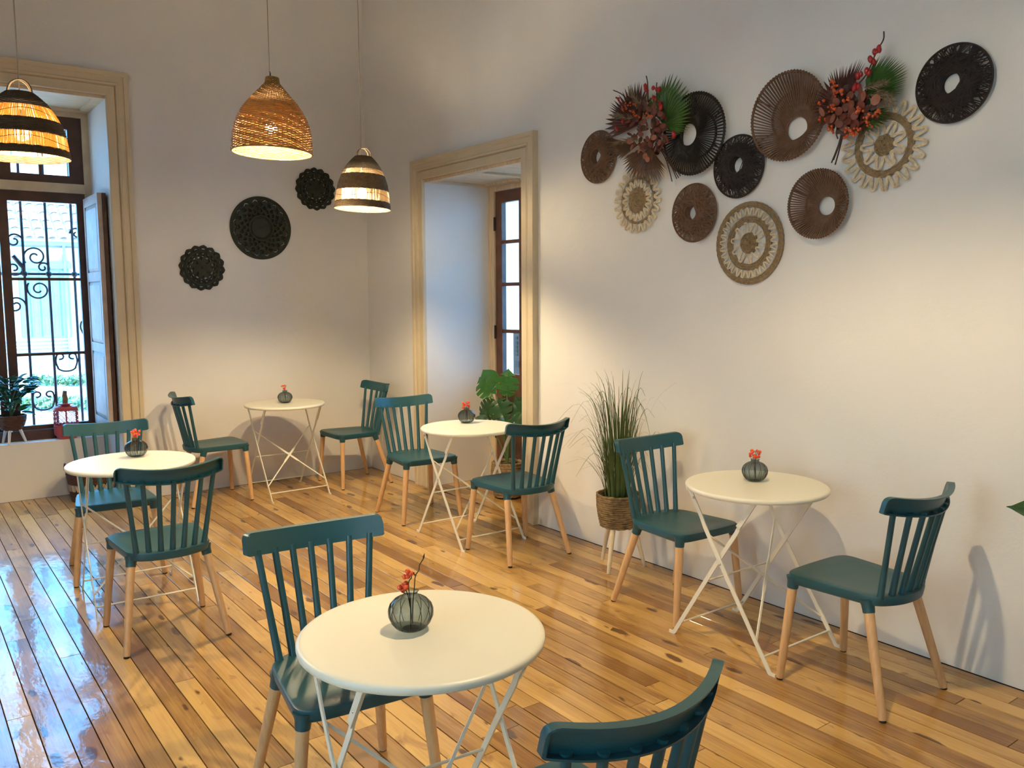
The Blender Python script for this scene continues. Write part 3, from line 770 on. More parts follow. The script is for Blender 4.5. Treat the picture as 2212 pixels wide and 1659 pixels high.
def jute_disc(cy, cz, parts, label, centre):
    o = wall_disc('jute_mat', cy, cz, label, 'round jute mats on the right wall')
    m = coil(.0, centre, .0042, .010, 1); m.build('coil_centre', 'jute', o, True, fix=False)
    for kind, a, b, *rest in parts:
        if kind == 'coil': coil(a, b, .0042, .010, 2).build('coil_ring', 'jute', o, True, fix=False)
        else:
            n, lines = rest; m = MB()
            base = [Vector((r*math.cos(t), r*math.sin(t), .019)) for r, t in zigzag(a, b, n, 0, 14)]; K = len(base)
            for q in range(lines):
                sh_ = (q-(lines-1)/2)*.0068; path = []
                for k in range(K):
                    d = (base[(k+1) % K]-base[k-1]).normalized(); path.append(base[k]+Vector((-d.y, d.x, 0))*sh_)
                m.tube(path, .0036 if lines > 1 else .0042, 5, closed=True)
            m.build('wavy_cord', 'jute_cream', o, True, fix=False)
    return o
cross_disc(-3.026, 2.341, .153, .042, (.0, -.006), 'brown_cord', 'brown wound disc furthest left in the wall cluster', 1)
spoke_disc(-3.780, 2.357, .208, .060, (.008, .060), 'black_cord', 'large black disc of radial cords behind the left bouquet')
cross_disc(-4.050, 2.162, .155, .040, (.006, -.004), 'dark_rope', 'small black wound disc touching the large black radial disc', 2)
spoke_disc(-4.346, 2.352, .202, .058, (-.060, -.036), 'brown_cord', 'largest brown disc of radial cords in the middle of the wall cluster')
cross_disc(-5.091, 2.355, .153, .040, (.0, .004), 'dark_rope', 'black wound disc at the top right end of the wall cluster', 3)
cross_disc(-3.769, 1.959, .153, .038, (.0, .004), 'brown_cord', 'brown wound disc hanging low between two jute mats', 4)
spoke_disc(-4.518, 1.938, .154, .046, (-.010, -.030), 'brown_cord', 'smaller brown disc of radial cords hanging lowest right')
jute_disc(-3.345, 2.062, [('wave', .078, .110, 17, 2), ('coil', .116, .132), ('wave', .138, .178, 22, 2)], 'small scalloped jute mat below the left bouquet', .072)
jute_disc(-4.116, 1.785, [('wave', .055, .100, 10, 1), ('coil', .100, .134), ('wave', .138, .170, 30, 1), ('coil', .172, .203)], 'round jute mat with a star centre hanging lowest of all', .052)
jute_disc(-4.804, 2.159, [('wave', .052, .098, 9, 2), ('coil', .104, .134), ('wave', .140, .188, 22, 2)], 'scalloped jute mat with a flower centre below the right bouquet', .045)

# ------------------------------------------------------------------ carved discs on the back wall
def carved(cx, cz, R, kind, label, rot=0.):
    o = empty('carved_disc', (cx, 0, cz), 0, label, 'wall decor', 'carved dark green discs on the back wall'); o.rotation_euler = (PI/2, 0, 0)
    NR, NT = 46, 256
    def loc(t, n, ph=0.):            # -1..1 across each of n sectors
        q = (t*n/(2*PI)+ph) % 1.; return 2*(q-.5)
    def solid(r, t):
        q = loc(t, 16)/.80
        if kind == 'big':
            if abs(q) < 1 and .862-.085*q*q < r < .872-.085*q*q+.036*(1-q*q): return False
            return True
        q = loc(t, 16)/.62
        if abs(q) < 1 and .815-.03*q*q < r < .825-.03*q*q+.030*(1-q*q): return False
        for rc, n, ph, w, hw in ((.60, 16, 0, .022, .35), (.47, 8, .25, .03, .30), (.50, 8, .75, .03, .22)):
            if abs(loc(t, n, ph)) < hw and abs(r-rc) < w: return False
        return True
    def outer(t):
        if kind == 'big': return 1.
        return .915+.085*(1-abs(loc(t, 16)))**.8
    def hgt(r, t):
        if kind == 'big':
            if r > .925: return .014
            if .36 <= r < .42: return .024
            if .325 <= r < .36: return .005
            if r < .325: return .012+.004*(1-r/.325)
            for rc, ph, w, hw in ((.76, .5, .050, .50), (.655, 0, .050, .46), (.56, .5, .045, .46), (.47, 0, .035, .5)):
                q = abs(loc(t, 16, ph))/hw
                if q < 1 and abs(r-rc+.03*q) < w*(1-q)**.7: return .005
            return .018
        if .69 < r < .76: return .021
        if r >= .76: return .015 if abs(loc(t, 16)) < .75 else .009
        for rc, n, ph, w, hw in ((.62, 16, .5, .04, .5), (.36, 4, 0, .10, .16), (.36, 4, .10, .09, .07), (.42, 8, .5, .06, .3), (.54, 16, 0, .03, .5)):
            q = abs(loc(t, n, ph))/hw
            if q < 1 and abs(r-rc) < w*(1-q*.6): return .005
        return .016
    m = MB(); idx = {}
    def vert(i, j, top):
        j %= NT; k = (i, j, top)
        if k not in idx:
            r = i/NR; t = 2*PI*j/NT; rr = R*r*(outer(t) if r > .86 else 1)
            if r > .86: rr = R*(.86+(outer(t)-.86)*(r-.86)/.14)
            idx[k] = len(m.v); m.v.append((rr*math.cos(t+rot), rr*math.sin(t+rot), hgt(r, t) if top else .003))
        return idx[k]
    S_ = [[solid((i+.5)/NR, 2*PI*(j+.5)/NT) for j in range(NT)] for i in range(NR)]
    for i in range(NR):
        for j in range(NT):
            if not S_[i][j]: continue
            m.f.append((vert(i, j, 1), vert(i+1, j, 1), vert(i+1, j+1, 1), vert(i, j+1, 1)) if i else (vert(0, 0, 1), vert(1, j, 1), vert(1, j+1, 1)))
            if i == NR-1 or not S_[i+1][j]: m.f.append((vert(i+1, j, 1), vert(i+1, j, 0), vert(i+1, j+1, 0), vert(i+1, j+1, 1)))
            if i > 0 and not S_[i-1][j]: m.f.append((vert(i, j, 1), vert(i, j+1, 1), vert(i, j+1, 0), vert(i, j, 0)))
            if i and not S_[i][(j+1) % NT]: m.f.append((vert(i, j+1, 1), vert(i+1, j+1, 1), vert(i+1, j+1, 0), vert(i, j+1, 0)))
            if i and not S_[i][j-1]: m.f.append((vert(i, j, 1), vert(i, j, 0), vert(i+1, j, 0), vert(i+1, j, 1)))
    m.build('fretwork', 'carved_green', o, fix=False)
    MB().lathe([(.001, .021), (R*.03, .020), (R*.05, .014)], 16).build('boss', 'carved_green', o, True)
    return o
carved(-1.433, 1.761, .178, 'small', 'scalloped dark green carved disc, lowest of three on the back wall', .1)
carved(-.952, 2.088, .252, 'big', 'largest dark green carved disc with plain round rim on the back wall')
carved(-.472, 2.431, .178, 'small', 'scalloped dark green carved disc beside the small pendant lamp', .25)

# ------------------------------------------------------------------ dried bouquets on the right wall
def fan(parent, c, tips, X, mat, n=None, wid=.5):
    """palm fan: c = pixel of the hub, tips = pixels of the outline; lies near the plane x = X, cupped"""
    C = on_x(*c, X); T = [on_x(u, v, X) for u, v in tips]; T = spline(T, max(1, int((n or len(tips))/max(1, len(tips)-1))), False)
    m = MB(); k = len(T)
    for i, t in enumerate(T):
        d = t-C; L_ = d.length; d.normalize(); side = Vector((1, 0, 0)).cross(d)
        w = .92*(T[min(i+1, k-1)]-T[max(i-1, 0)]).length/(2 if 0 < i < k-1 else 1)
        mid = C+d*L_*.62; off = Vector((-.022, 0, 0))
        a = C; l = mid+side*w*.5+off; r = mid-side*w*.5+off; ridge = mid+off*1.0+Vector((-.006, 0, 0)); tip = C+d*L_+Vector((-.004-.012*((i*7) % 5)/5, 0, 0))
        m.add([a, l, ridge, r, tip], [(0, 1, 2), (0, 2, 3), (1, 4, 2), (2, 4, 3)])
    return m.build('palm_fan', mat, parent, False, fix=False)
ROUND = None
def disc_leaf(parent, u, v, X, r, mat, tiltseed, name='round_leaf', asp=.85):
    rr = random.Random(tiltseed); p = on_x(u, v, X); m = MB()
    ax = Vector((-1, rr.uniform(-.6, .6), rr.uniform(-.6, .4))).normalized(); a = ax.orthogonal().normalized(); b = ax.cross(a)
    th = rr.uniform(0, PI); e1 = a*math.cos(th)+b*math.sin(th); e2 = ax.cross(e1)
    V = [p+ax*.003]+[p+e1*r*math.cos(2*PI*j/12)+e2*r*asp*math.sin(2*PI*j/12)+ax*(-.0) for j in range(12)]
    m.add(V, [(0, 1+j, 1+(j+1) % 12) for j in range(12)]); V2 = [q-ax*.0012 for q in V]; m.add(V2, [(0, 1+(j+1) % 12, 1+j) for j in range(12)])
    return m.build(name, mat, parent, True, fix=False)
def berries(parent, pts, X, r, mat, name='berry', per=7, spread=8, seed=0):
    rr = random.Random(seed); me = MB().sphere((0, 0, 0), r, 8, 6).mesh(name, mat, True)
    for (u, v) in pts:
        for k in range(per):
            o = link(name, me, parent); o.location = on_x(u+rr.uniform(-spread, spread), v+rr.uniform(-spread*.8, spread*.8), X+rr.uniform(-.02, .02)); s = rr.uniform(.8, 1.15); o.scale = (s, s, s)
def hips(parent, pts, X, seed):
    rr = random.Random(seed); me = MB().sphere((0, 0, 0), .009, 8, 6, 1.5).mesh('rosehip', 'rosehip', True)
    for u, v in pts: o = link('rosehip', me, parent); o.location = on_x(u, v, X+rr.uniform(-.015, .015)); o.rotation_euler = (rr.uniform(-.5, .5), rr.uniform(-.5, .5), 0); s = rr.uniform(.9, 1.25); o.scale = (s, s, s)
def stems(parent, segs, X, r=.003):
    for pts in segs: MB().tube(spline([on_x(u, v, X) for u, v in pts], 4), r, 5).build('stem', 'twig', parent)
def plume(parent, u0, v0, u1, v1, X, seed, n=90, w=9):
    rr = random.Random(seed); m = MB()
    for k in range(n):
        t = rr.random(); u = u0+(u1-u0)*t; v = v0+(v1-v0)*t; du, dv = (u1-u0), (v1-v0); q = math.hypot(du, dv)
        lu = u+du/q*12+rr.uniform(-w, w); lv = v+dv/q*12+rr.uniform(-w, w)
        m.tube([on_x(u, v, X), on_x((u+lu)/2+rr.uniform(-2, 2), (v+lv)/2, X-.012), on_x(lu, lv, X-rr.uniform(0, .03))], [.0016, .0013, .0004], 3)
    tag(m.build('plume', 'pampas', parent, fix=False), kind='stuff')

def filler(parent, cu, cv, ru, rv, n, X, mats, seed):
    rr = random.Random(seed)
    for k in range(n):
        a = rr.uniform(0, 2*PI); q = math.sqrt(rr.random())
        disc_leaf(parent, cu+ru*q*math.cos(a), cv+rv*q*math.sin(a), X-rr.uniform(0, .06), rr.uniform(.012, .026), rr.choice(mats), seed*100+k, 'dried_leaf', rr.uniform(.4, .8))
bq = empty('dried_bouquet', on_x(1445, 345, -.0), 0, 'dried bouquet with red berries and one green palm fan, left of the largest black disc', 'bouquet', 'dried bouquets on the right wall')
inv = Matrix.Translation(-Vector(bq.location))
def settle(root, before):
    for o in list(bpy.data.objects):
        if o.name not in before and o.parent == root: o.location = Vector(o.location)-Vector(root.location)
before = {o.name for o in bpy.data.objects}
fan(bq, (1432, 268), [(1400, 212), (1420, 196), (1436, 170), (1458, 157), (1480, 176), (1497, 203), (1500, 232), (1496, 262), (1489, 282), (1470, 292)], -.075, 'fan_green', 27)
fan(bq, (1408, 322), [(1352, 338), (1346, 352), (1352, 372), (1368, 388), (1392, 397), (1412, 397), (1430, 392), (1440, 378), (1442, 362)], -.10, 'fan_brown', 26)
fan(bq, (1385, 268), [(1316, 300), (1308, 268), (1318, 238), (1322, 222), (1340, 205), (1358, 184), (1372, 178), (1384, 176), (1402, 196)], -.065, 'fan_red', 26)
fan(bq, (1380, 312), [(1300, 296), (1304, 310), (1312, 322), (1325, 335), (1342, 346)], -.055, 'fan_brown', 12)
berries(bq, [(1357, 228), (1364, 240), (1376, 250), (1398, 248), (1368, 224), (1350, 236), (1405, 250)], -.135, .0052, 'orange_berry', per=6, spread=7, seed=1)
berries(bq, [(1332, 212), (1340, 216)], -.125, .0045, 'rosehip', per=5, spread=6, seed=2)
hips(bq, [(1394, 186), (1396, 194), (1411, 190), (1418, 192), (1424, 193), (1412, 211), (1416, 213), (1426, 224), (1428, 232), (1332, 278), (1345, 262), (1455, 288), (1456, 293)], -.13, 3)
for i, (u, v) in enumerate([(1380, 325), (1393, 337), (1415, 322), (1412, 297), (1360, 306), (1424, 308), (1364, 318), (1398, 344)]): disc_leaf(bq, u, v, -.150, .017, 'eucalyptus', i)
for i, (u, v) in enumerate([(1414, 240), (1426, 246), (1420, 262), (1432, 252), (1408, 270), (1420, 280), (1396, 276), (1384, 290), (1398, 300), (1372, 296), (1432, 272), (1412, 228), (1440, 300), (1404, 312), (1392, 262)]): disc_leaf(bq, u, v, -.125-.01*(i % 3), .017, 'rust_leaf', 50+i)
filler(bq, 1398, 278, 46, 66, 130, -.06, ['rust_leaf', 'fan_red', 'fan_brown', 'rust_leaf'], 31); filler(bq, 1368, 240, 28, 36, 30, -.06, ['fan_red', 'fan_brown'], 32)
plume(bq, 1378, 300, 1336, 306, -.12, 4); plume(bq, 1370, 255, 1330, 250, -.10, 5); plume(bq, 1385, 235, 1362, 200, -.09, 6)
stems(bq, [[(1425, 320), (1440, 348), (1452, 392)], [(1428, 320), (1446, 350), (1462, 386)], [(1430, 322), (1450, 352), (1470, 380)], [(1429, 318), (1447, 350), (1466, 384)], [(1400, 220), (1399, 180), (1396, 164)], [(1360, 225), (1345, 205), (1325, 195)], [(1420, 210), (1418, 190), (1419, 178)]], -.09)
settle(bq, before)
b2 = empty('dried_bouquet', on_x(1815, 300, -.0), 0, 'dried bouquet with orange berries and tall rosehip stem, right of the largest brown disc', 'bouquet', 'dried bouquets on the right wall')
before = {o.name for o in bpy.data.objects}
fan(b2, (1828, 236), [(1768, 282), (1762, 262), (1754, 238), (1762, 215), (1768, 196), (1789, 166), (1803, 150), (1822, 142), (1834, 142), (1846, 133), (1860, 127), (1872, 134)], -.075, 'fan_red', 34)
fan(b2, (1872, 212), [(1884, 150), (1900, 122), (1914, 120), (1929, 119), (1944, 125), (1957, 134), (1966, 150), (1962, 172), (1960, 187), (1955, 198), (1940, 210)], -.065, 'fan_green', 30)
fan(b2, (1865, 248), [(1925, 232), (1930, 250), (1915, 270), (1890, 286), (1862, 292)], -.06, 'fan_green', 12)
berries(b2, [(1800, 178), (1804, 190), (1808, 202), (1816, 199), (1775, 220), (1796, 236), (1802, 231), (1828, 216), (1852, 240), (1858, 234), (1890, 246), (1898, 240), (1872, 258), (1880, 250), (1878, 268), (1790, 276), (1796, 282), (1776, 258), (1832, 282), (1844, 288), (1852, 282), (1828, 294)], -.135, .0058, 'orange_berry', per=6, spread=7, seed=9)
hips(b2, [(1898, 104), (1894, 110), (1889, 112), (1900, 108), (1880, 128), (1886, 132), (1872, 153), (1877, 157), (1860, 160), (1853, 164), (1848, 184), (1855, 188), (1846, 190)], -.115, 8)
for i, (u, v) in enumerate([(1864, 208), (1891, 216), (1775, 242), (1798, 256)]): disc_leaf(b2, u, v, -.150, .022, 'eucalyptus', 20+i)
for i, (u, v) in enumerate([(1826, 232), (1838, 226), (1846, 250), (1820, 252), (1832, 262), (1812, 268), (1850, 266), (1806, 220), (1860, 226), (1822, 276), (1840, 240), (1812, 240), (1836, 206), (1858, 196)]): disc_leaf(b2, u, v, -.120-.01*(i % 3), .018, 'rust_leaf', 80+i)
filler(b2, 1830, 240, 48, 50, 90, -.06, ['rust_leaf', 'fan_red', 'fan_red', 'rust_leaf'], 33); filler(b2, 1872, 235, 30, 40, 24, -.055, ['fan_green', 'fan_red'], 34)
plume(b2, 1868, 190, 1908, 178, -.11, 11, 110, 11); plume(b2, 1880, 205, 1922, 205, -.11, 12, 110, 11); plume(b2, 1890, 190, 1930, 225, -.10, 13, 90, 10)
stems(b2, [[(1822, 270), (1812, 310), (1796, 352)], [(1826, 270), (1816, 312), (1804, 356)], [(1824, 272), (1813, 312), (1800, 346)], [(1845, 190), (1872, 160), (1893, 112), (1908, 86), (1909, 68)], [(1812, 270), (1806, 286), (1810, 300)]], -.10, .0032)
settle(b2, before)

# ------------------------------------------------------------------ plants and baskets
def rope_pot(parent, prof, n_rows, mat, name='basket', seed=0, cr=None):
    H = prof[-1][1]-prof[0][1]; tab = [(h, r) for r, h in prof]; p = H/n_rows; m = MB()
    for k in range(n_rows):
        z = prof[0][1]+(k+.5)*p; R0 = interp(tab, z); path = []; rad = []
        for j in range(72):
            a = 2*PI*j/72; path.append((R0*math.cos(a), R0*math.sin(a), z+.0012*math.sin(9*a+k*2.3))); rad.append((cr or p*.62)*(1+.16*math.sin(18*a+k*1.7)))
        m.tube(path, rad, 6, closed=True)
    o = m.build(name, mat, parent, True, fix=False)
    R1 = interp(tab, prof[-1][1]-.02); R0 = prof[0][0]
    MB().lathe([(.001, prof[0][1]+.001), (R0, prof[0][1]+.001), (R1-.004, prof[-1][1]-.03), (.001, prof[-1][1]-.025)], 32).build('soil', 'soil', parent, True)
    return o
# tall potted grass
gp = Vector((-.195, -3.405, 0))
gr = empty('potted_grass', gp, 0, 'tall artificial grass in a rope basket on pale wooden legs against the wall', 'plant')
rope_pot(gr, [(.098, .238), (.112, .30), (.120, .36), (.122, .425)], 15, 'seagrass')
for k in range(3):
    a = math.radians(205+120*k)
    MB().tube([(.085*math.cos(a), .085*math.sin(a), .245), (.150*math.cos(a), .150*math.sin(a), 0)], [.016, .0095], 12).build('leg', 'pale_wood', gr, True)
rr = random.Random(3); m = MB()
for k in range(210):
    a = rr.uniform(0, 2*PI); r0 = .080*math.sqrt(rr.random()); h = rr.uniform(.22, .76); out_ = rr.uniform(.02, .36)*(.3+.7*rr.random())
    if rr.random() < .55: a = rr.uniform(1.7, 4.9)
    d = Vector((math.cos(a), math.sin(a), 0)); droop = rr.uniform(.0, .55)*(out_/.3)
    P = [Vector((r0*math.cos(a), r0*math.sin(a), .40)), d*(r0+out_*.18)+Vector((0, 0, .40+h*.45)), d*(r0+out_*.55)+Vector((0, 0, .40+h*.82)), d*(r0+out_)+Vector((0, 0, .40+h*(1-droop)))]
    for q in P: q.x = min(q.x, -gp.x-.012)
    P = spline(P, 4); side = d.cross(Vector((0, 0, 1))).normalized(); w = rr.uniform(.0022, .0038); V = []; F = []
    for i, q in enumerate(P):
        t = i/(len(P)-1); ww = w*(1-t**1.6)+.0003; V += [q-side*ww, q+side*ww+d*.001]
        if i: F.append((2*i-2, 2*i-1, 2*i+1, 2*i))
    m.add(V, F)
tag(m.build('grass_blades', 'grass', gr, True, fix=False), kind='stuff')

def big_leaf(L_, Wd, notches, curl=.12, fold=.10):
    """heart-shaped leaf along +y from the stalk at the origin, notched along its sides"""
    m = MB(); n = 44; half = []
    for i in range(n+1):
        t = i/n; y = -.14*L_+(1.14*L_)*t if t > .0 else -.14*L_
        w = Wd*.5*(math.sin(PI*min(1, t*.94+.06))**.62)*(1 if t < .5 else (1-((t-.5)/.5)**2.4)**.75)
        if t < .12: w *= .55+.45*t/.12
        if notches and .14 < t < .90:
            ph = (t*notches) % 1
            if ph > .80: w *= .50
        half.append((w, y))
    sp = []
    for w, y in half: sp.append((0, max(y, 0.) if y < 0 else y))
    for sgn in (-1, 1):
        V = []; F = []
        for (w, y), (_, ys_) in zip(half, sp):
            z = lambda x, yy: -curl*(yy/L_)**2*L_+fold*abs(x)
            V += [(0, ys_, z(0, ys_)), (sgn*w*.5, (y+ys_)/2, z(w*.5, y)+.004*math.sin(y*60)), (sgn*w, y, z(w, y)-.18*w*w/Wd)]
        for i in range(n):
            a = 3*i
            for c in (0, 1): F.append((a+c, a+c+1, a+c+4, a+c+3) if sgn > 0 else (a+c, a+c+3, a+c+4, a+c+1))
        m.add(V, F)
    return m
def orient(o, loc, ydir, normal):
    y = Vector(ydir).normalized(); z = Vector(normal); z = (z-y*z.dot(y)).normalized(); x = y.cross(z)
    o.matrix_local = Matrix(((x.x, y.x, z.x, loc[0]), (x.y, y.y, z.y, loc[1]), (x.z, y.z, z.z, loc[2]), (0, 0, 0, 1)))
# monstera in the doorway
mp_ = Vector((.30, -1.665, 0))
mo = empty('potted_monstera', mp_, 0, 'dark green split-leaf plant in a woven basket standing in the doorway', 'plant')
rope_pot(mo, [(.095, .01), (.112, .10), (.118, .20), (.110, .275)], 13, 'seagrass', seed=2)
def mleaf(base_px, tip_px, X, wd, notches, nrm, stalk=True, mat='leaf_monstera', curl=.10):
    b = on_x(*base_px, X)-mp_; t = on_x(*tip_px, X)-mp_; L_ = (t-b).length
    o = big_leaf(L_, wd, notches, curl).build('leaf', mat, mo, True, fix=False); orient(o, b, t-b, nrm)
    if stalk: MB().tube(spline([(0, 0, .25), (b.x*.4, b.y*.4, b.z*.6+.08), tuple(b)], 5), .005, 6).build('stalk', 'stalk', mo, True)
cam_n = (-.75, -.65, .25)
mleaf((1068, 838), (1040, 796), .33, .17, 0, (-.8, -.5, .3))
mleaf((1062, 850), (1032, 812), .30, .20, 5, (-.75, -.6, .2))
mleaf((1095, 850), (1096, 796), .34, .205, 4, (-.85, -.45, .2))
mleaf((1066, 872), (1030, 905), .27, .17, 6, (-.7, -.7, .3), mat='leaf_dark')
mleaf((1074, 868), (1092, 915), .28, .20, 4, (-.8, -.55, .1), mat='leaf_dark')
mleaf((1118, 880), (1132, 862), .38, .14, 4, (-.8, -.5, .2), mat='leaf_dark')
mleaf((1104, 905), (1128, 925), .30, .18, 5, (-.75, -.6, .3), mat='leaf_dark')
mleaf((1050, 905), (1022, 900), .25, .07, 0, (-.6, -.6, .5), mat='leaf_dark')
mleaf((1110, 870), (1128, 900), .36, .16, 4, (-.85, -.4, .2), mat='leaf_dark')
# plant cut by the right edge: only a leaf tip shows
ep = Vector((-.42, -5.86, 0))
ed = empty('potted_plant', ep, 0, 'potted plant at the right edge with only one dark leaf tip in the picture', 'plant')
rope_pot(ed, [(.10, .005), (.125, .12), (.13, .24)], 12, 'seagrass', seed=5)
lt_ = on_x(2172, 1090, -.40)-ep
for k, (d, L_) in enumerate([(None, .24), ((.25, -.5, .5), .26), ((-.5, -.3, .6), .25), ((.2, -.2, .9), .27), ((-.3, -.6, .35), .24)]):
    if d is None:
        tdir = Vector((-.02, .85, -.10)).normalized(); b = lt_-tdir*L_; nrm = (-.55, .0, .8)
    else:
        tdir = Vector(d).normalized(); b = Vector((0, 0, .62))+tdir*.12; nrm = Vector((-tdir.x*.3, -tdir.y*.3, 1))
    o = big_leaf(L_, .13, 0, .05).build('leaf', 'leaf_dark', ed, True, fix=False); orient(o, b, tdir, nrm)
    MB().tube(spline([(0, 0, .22), (b.x*.4, b.y*.4, b.z*.7), tuple(b)], 5), .004, 6).build('stalk', 'stalk', ed, True)

# window sill things
def sill(u, v, Y): p = on_y(u, v, Y); return Vector((p.x, Y, SILL))
sp_ = sill(27, 950, .565)
sp = empty('potted_plant', sp_, 0, 'glossy green houseplant in a dark wicker pot on white legs on the window sill', 'plant')
rope_pot(sp, [(.060, .105), (.085, .14), (.098, .18), (.100, .215)], 11, 'basket_brown', cr=.0065)
for k in range(3):
    a = math.radians(250+120*k)
    MB().tube([(.05*math.cos(a), .05*math.sin(a), .118), (.092*math.cos(a), .075*math.sin(a), 0)], [.0125, .0085], 10).build('leg', 'white_wood', sp, True)
lm = big_leaf(.085, .050, 0, .25, .25).mesh('leaf', 'leaf_dark', True); rr = random.Random(8)
for k in range(70):
    a = rr.uniform(0, 2*PI); q = rr.random(); h = .24+.26*q; rad = rr.uniform(.01, .105)*(1-.35*abs(q-.5))
    if k < 12: a = rr.uniform(-.5, .3); rad = rr.uniform(.10, .175); h = rr.uniform(.38, .50)
    pos = Vector((rad*math.cos(a), min(.0, max(-.15, rad*math.sin(a)-.02)), h)); d = Vector((math.cos(a)*.8, math.sin(a)*.8, rr.uniform(-.1, .9)))
    o = link('leaf', lm, sp); orient(o, pos, d, (rr.uniform(-.4, .4), rr.uniform(-.8, .2), 1)); s = rr.uniform(.7, 1.1); o.scale = (s, s, s)
for k in range(6):
    a = k*1.1; MB().tube(spline([(0, 0, .19), (.02*math.cos(a), .02*math.sin(a), .30), (.10*math.cos(a), .05*math.sin(a), .40)], 4), .004, 5).build('stalk', 'stalk', sp)
MB().tube(spline([(0, 0, .2), (.06, -.02, .34), (.15, -.03, .45)], 4), .004, 5).build('stalk', 'stalk', sp)
# red lattice lantern bottle
bp_ = sill(145, 945, .575)
bo = empty('lantern_bottle', bp_, 0, 'red metal lattice lantern with a rope-wrapped neck on the window sill', 'lantern')
R = .088
MB().lathe([(.001, .002), (R*.80, .002), (R*.82, .02), (R*.98, .032), (R, .045), (R, .105), (R-.003, .108)], 40).build('base_band', 'red_metal', bo, True)
MB().lathe([(R-.003, .222), (R, .225), (R, .240), (R*.93, .250), (R*.5, .254), (R*.40, .256), (R*.40, .266), (R*.62, .268), (R*.62, .275), (R*.3, .278), (.001, .278)], 40).build('shoulder', 'red_metal', bo, True)
lat = MB(); n = 20
for k in range(n):
    for s in (-1, 1):
        lat.tube([(R*.985*math.cos(2*PI*k/n+s*t*1.1), R*.985*math.sin(2*PI*k/n+s*t*1.1), .106+.118*t) for t in [q/8 for q in range(9)]], .0022, 4)
tag(lat.build('lattice', 'red_metal', bo, True, fix=False), kind='stuff')
for k in range(3):
    a = k*2.1+.4; MB().tube([(R*.99*math.cos(a), R*.99*math.sin(a), .10), (R*.99*math.cos(a), R*.99*math.sin(a), .226)], .006, 6).build('post', 'red_metal', bo, True)
MB().tube([(0, 0, .276), (.003, 0, .31), (0, .002, .34), (.004, 0, .372)], [.019, .020, .018, .015], 12).build('rope_neck', 'candle_rope', bo, True)
# brown basket on the floor of the niche
fb = Vector((-2.262, .235, 0))
ba = empty('floor_basket', fb, 0, 'brown wicker basket with a pale zigzag band on the floor below the window', 'basket')
def brow(z0, z1, r0, r1, n, mat, name):
    m = MB()
    for k in range(n):
        z = z0+(z1-z0)*(k+.5)/n; R0 = r0+(r1-r0)*(k+.5)/n
        m.tube([(R0*math.cos(a)*(1+.012*math.sin(20*a+PI*k)), R0*math.sin(a)*(1+.012*math.sin(20*a+PI*k)), z) for a in [2*PI*j/80 for j in range(80)]], (z1-z0)/n*.6, 5, closed=True)
    m.build(name, mat, ba, True, fix=False)
brow(.0, .085, .135, .148, 9, 'basket_brown', 'lower_band'); brow(.135, .255, .155, .172, 12, 'basket_brown', 'upper_band')
m = MB()
for k in range(24):
    a = 2*PI*k/24; b_ = a+PI/24
    for c, z0, z1 in ((a, .085, .135), (b_, .135, .085)):
        m.tube([(.148*math.cos(c), .148*math.sin(c), z0), (.152*math.cos(c+PI/24), .152*math.sin(c+PI/24), z1)], .011, 5)
m.build('zigzag_band', 'basket_pale', ba, True, fix=False)
MB().lathe([(.001, .006), (.128, .006), (.150, .20), (.155, .235)], 32).build('inner_liner', 'basket_brown', ba, True)
for s in (-1, 1):
    MB().tube([(s*.172, .045*math.cos(t), .235+.058*math.sin(t)) for t in [PI*k/10 for k in range(11)]], .006, 6).build('handle', 'basket_brown', ba, True)

# ------------------------------------------------------------------ outside
GZ = -.22
gd = MB().box((-40, TH+.0, GZ-.3), (30, 60, GZ)).build('ground', 'gravel'); tag(gd, 'sunlit pale courtyard ground outside the window', 'ground', kind='structure')
gl = MB().box((-40, YF-10, GZ-.3), (XL-.3, TH, GZ)).build('ground', 'gravel'); tag(gl, 'pale ground outside the left wall', 'ground', kind='structure')
g3 = MB().box((TH, YF-10, GZ-.3), (30, TH, GZ)).build('ground', 'gravel'); tag(g3, 'pale ground outside the doorway', 'ground', kind='structure')
tag(MB().box((-14.5, -22, GZ), (-14, 12, 8)).build('west_house_wall', 'facade_warm'), 'sunlit neighbouring wall out of view beyond the left windows', 'wall', kind='structure')  # unseen reflector, added for neutral fill through the left windows
# wrought-iron grille just outside the window
GY = .86
gi = empty('window_grille', (WC, GY, SILL), 0, 'wrought-iron grille with scrolls outside the window', 'grille')
def gpt(u, v): p = on_y(u, v, GY); return Vector((p.x-WC, 0, p.z-SILL))
bars = [gpt(u, 700).x for u in (60, 112, 167)]; stepx = (bars[2]-bars[0])/2
bx_ = bars+[bars[0]-stepx*k for k in range(1, 4)]
for x in bx_: MB().tube([(x, 0, -.02), (x, 0, WTOP-SILL+.05)], .0105, 8).build('bar', 'iron', gi, True)
zh = gpt(100, 592).z
for z in (zh, .04, WTOP-SILL): MB().tube([(-.70, .012, z), (.70, .012, z)], .010, 8).build('crossbar', 'iron', gi, True)
for x in bx_: MB().sphere((x, 0, zh), .024, 8, 6).build('knuckle', 'iron', gi, True)
def scroll(cx, cz, r, turns, a0, dirn=1, tail=None):
    P = [(cx+r*(1-.80*t)*math.cos(a0+dirn*2*PI*turns*t), 0, cz+r*(1-.80*t)*math.sin(a0+dirn*2*PI*turns*t)) for t in [k/40 for k in range(41)]]
    if tail: P = [tail]+P
    MB().tube(P, .0072, 6).build('scroll', 'iron', gi, True)
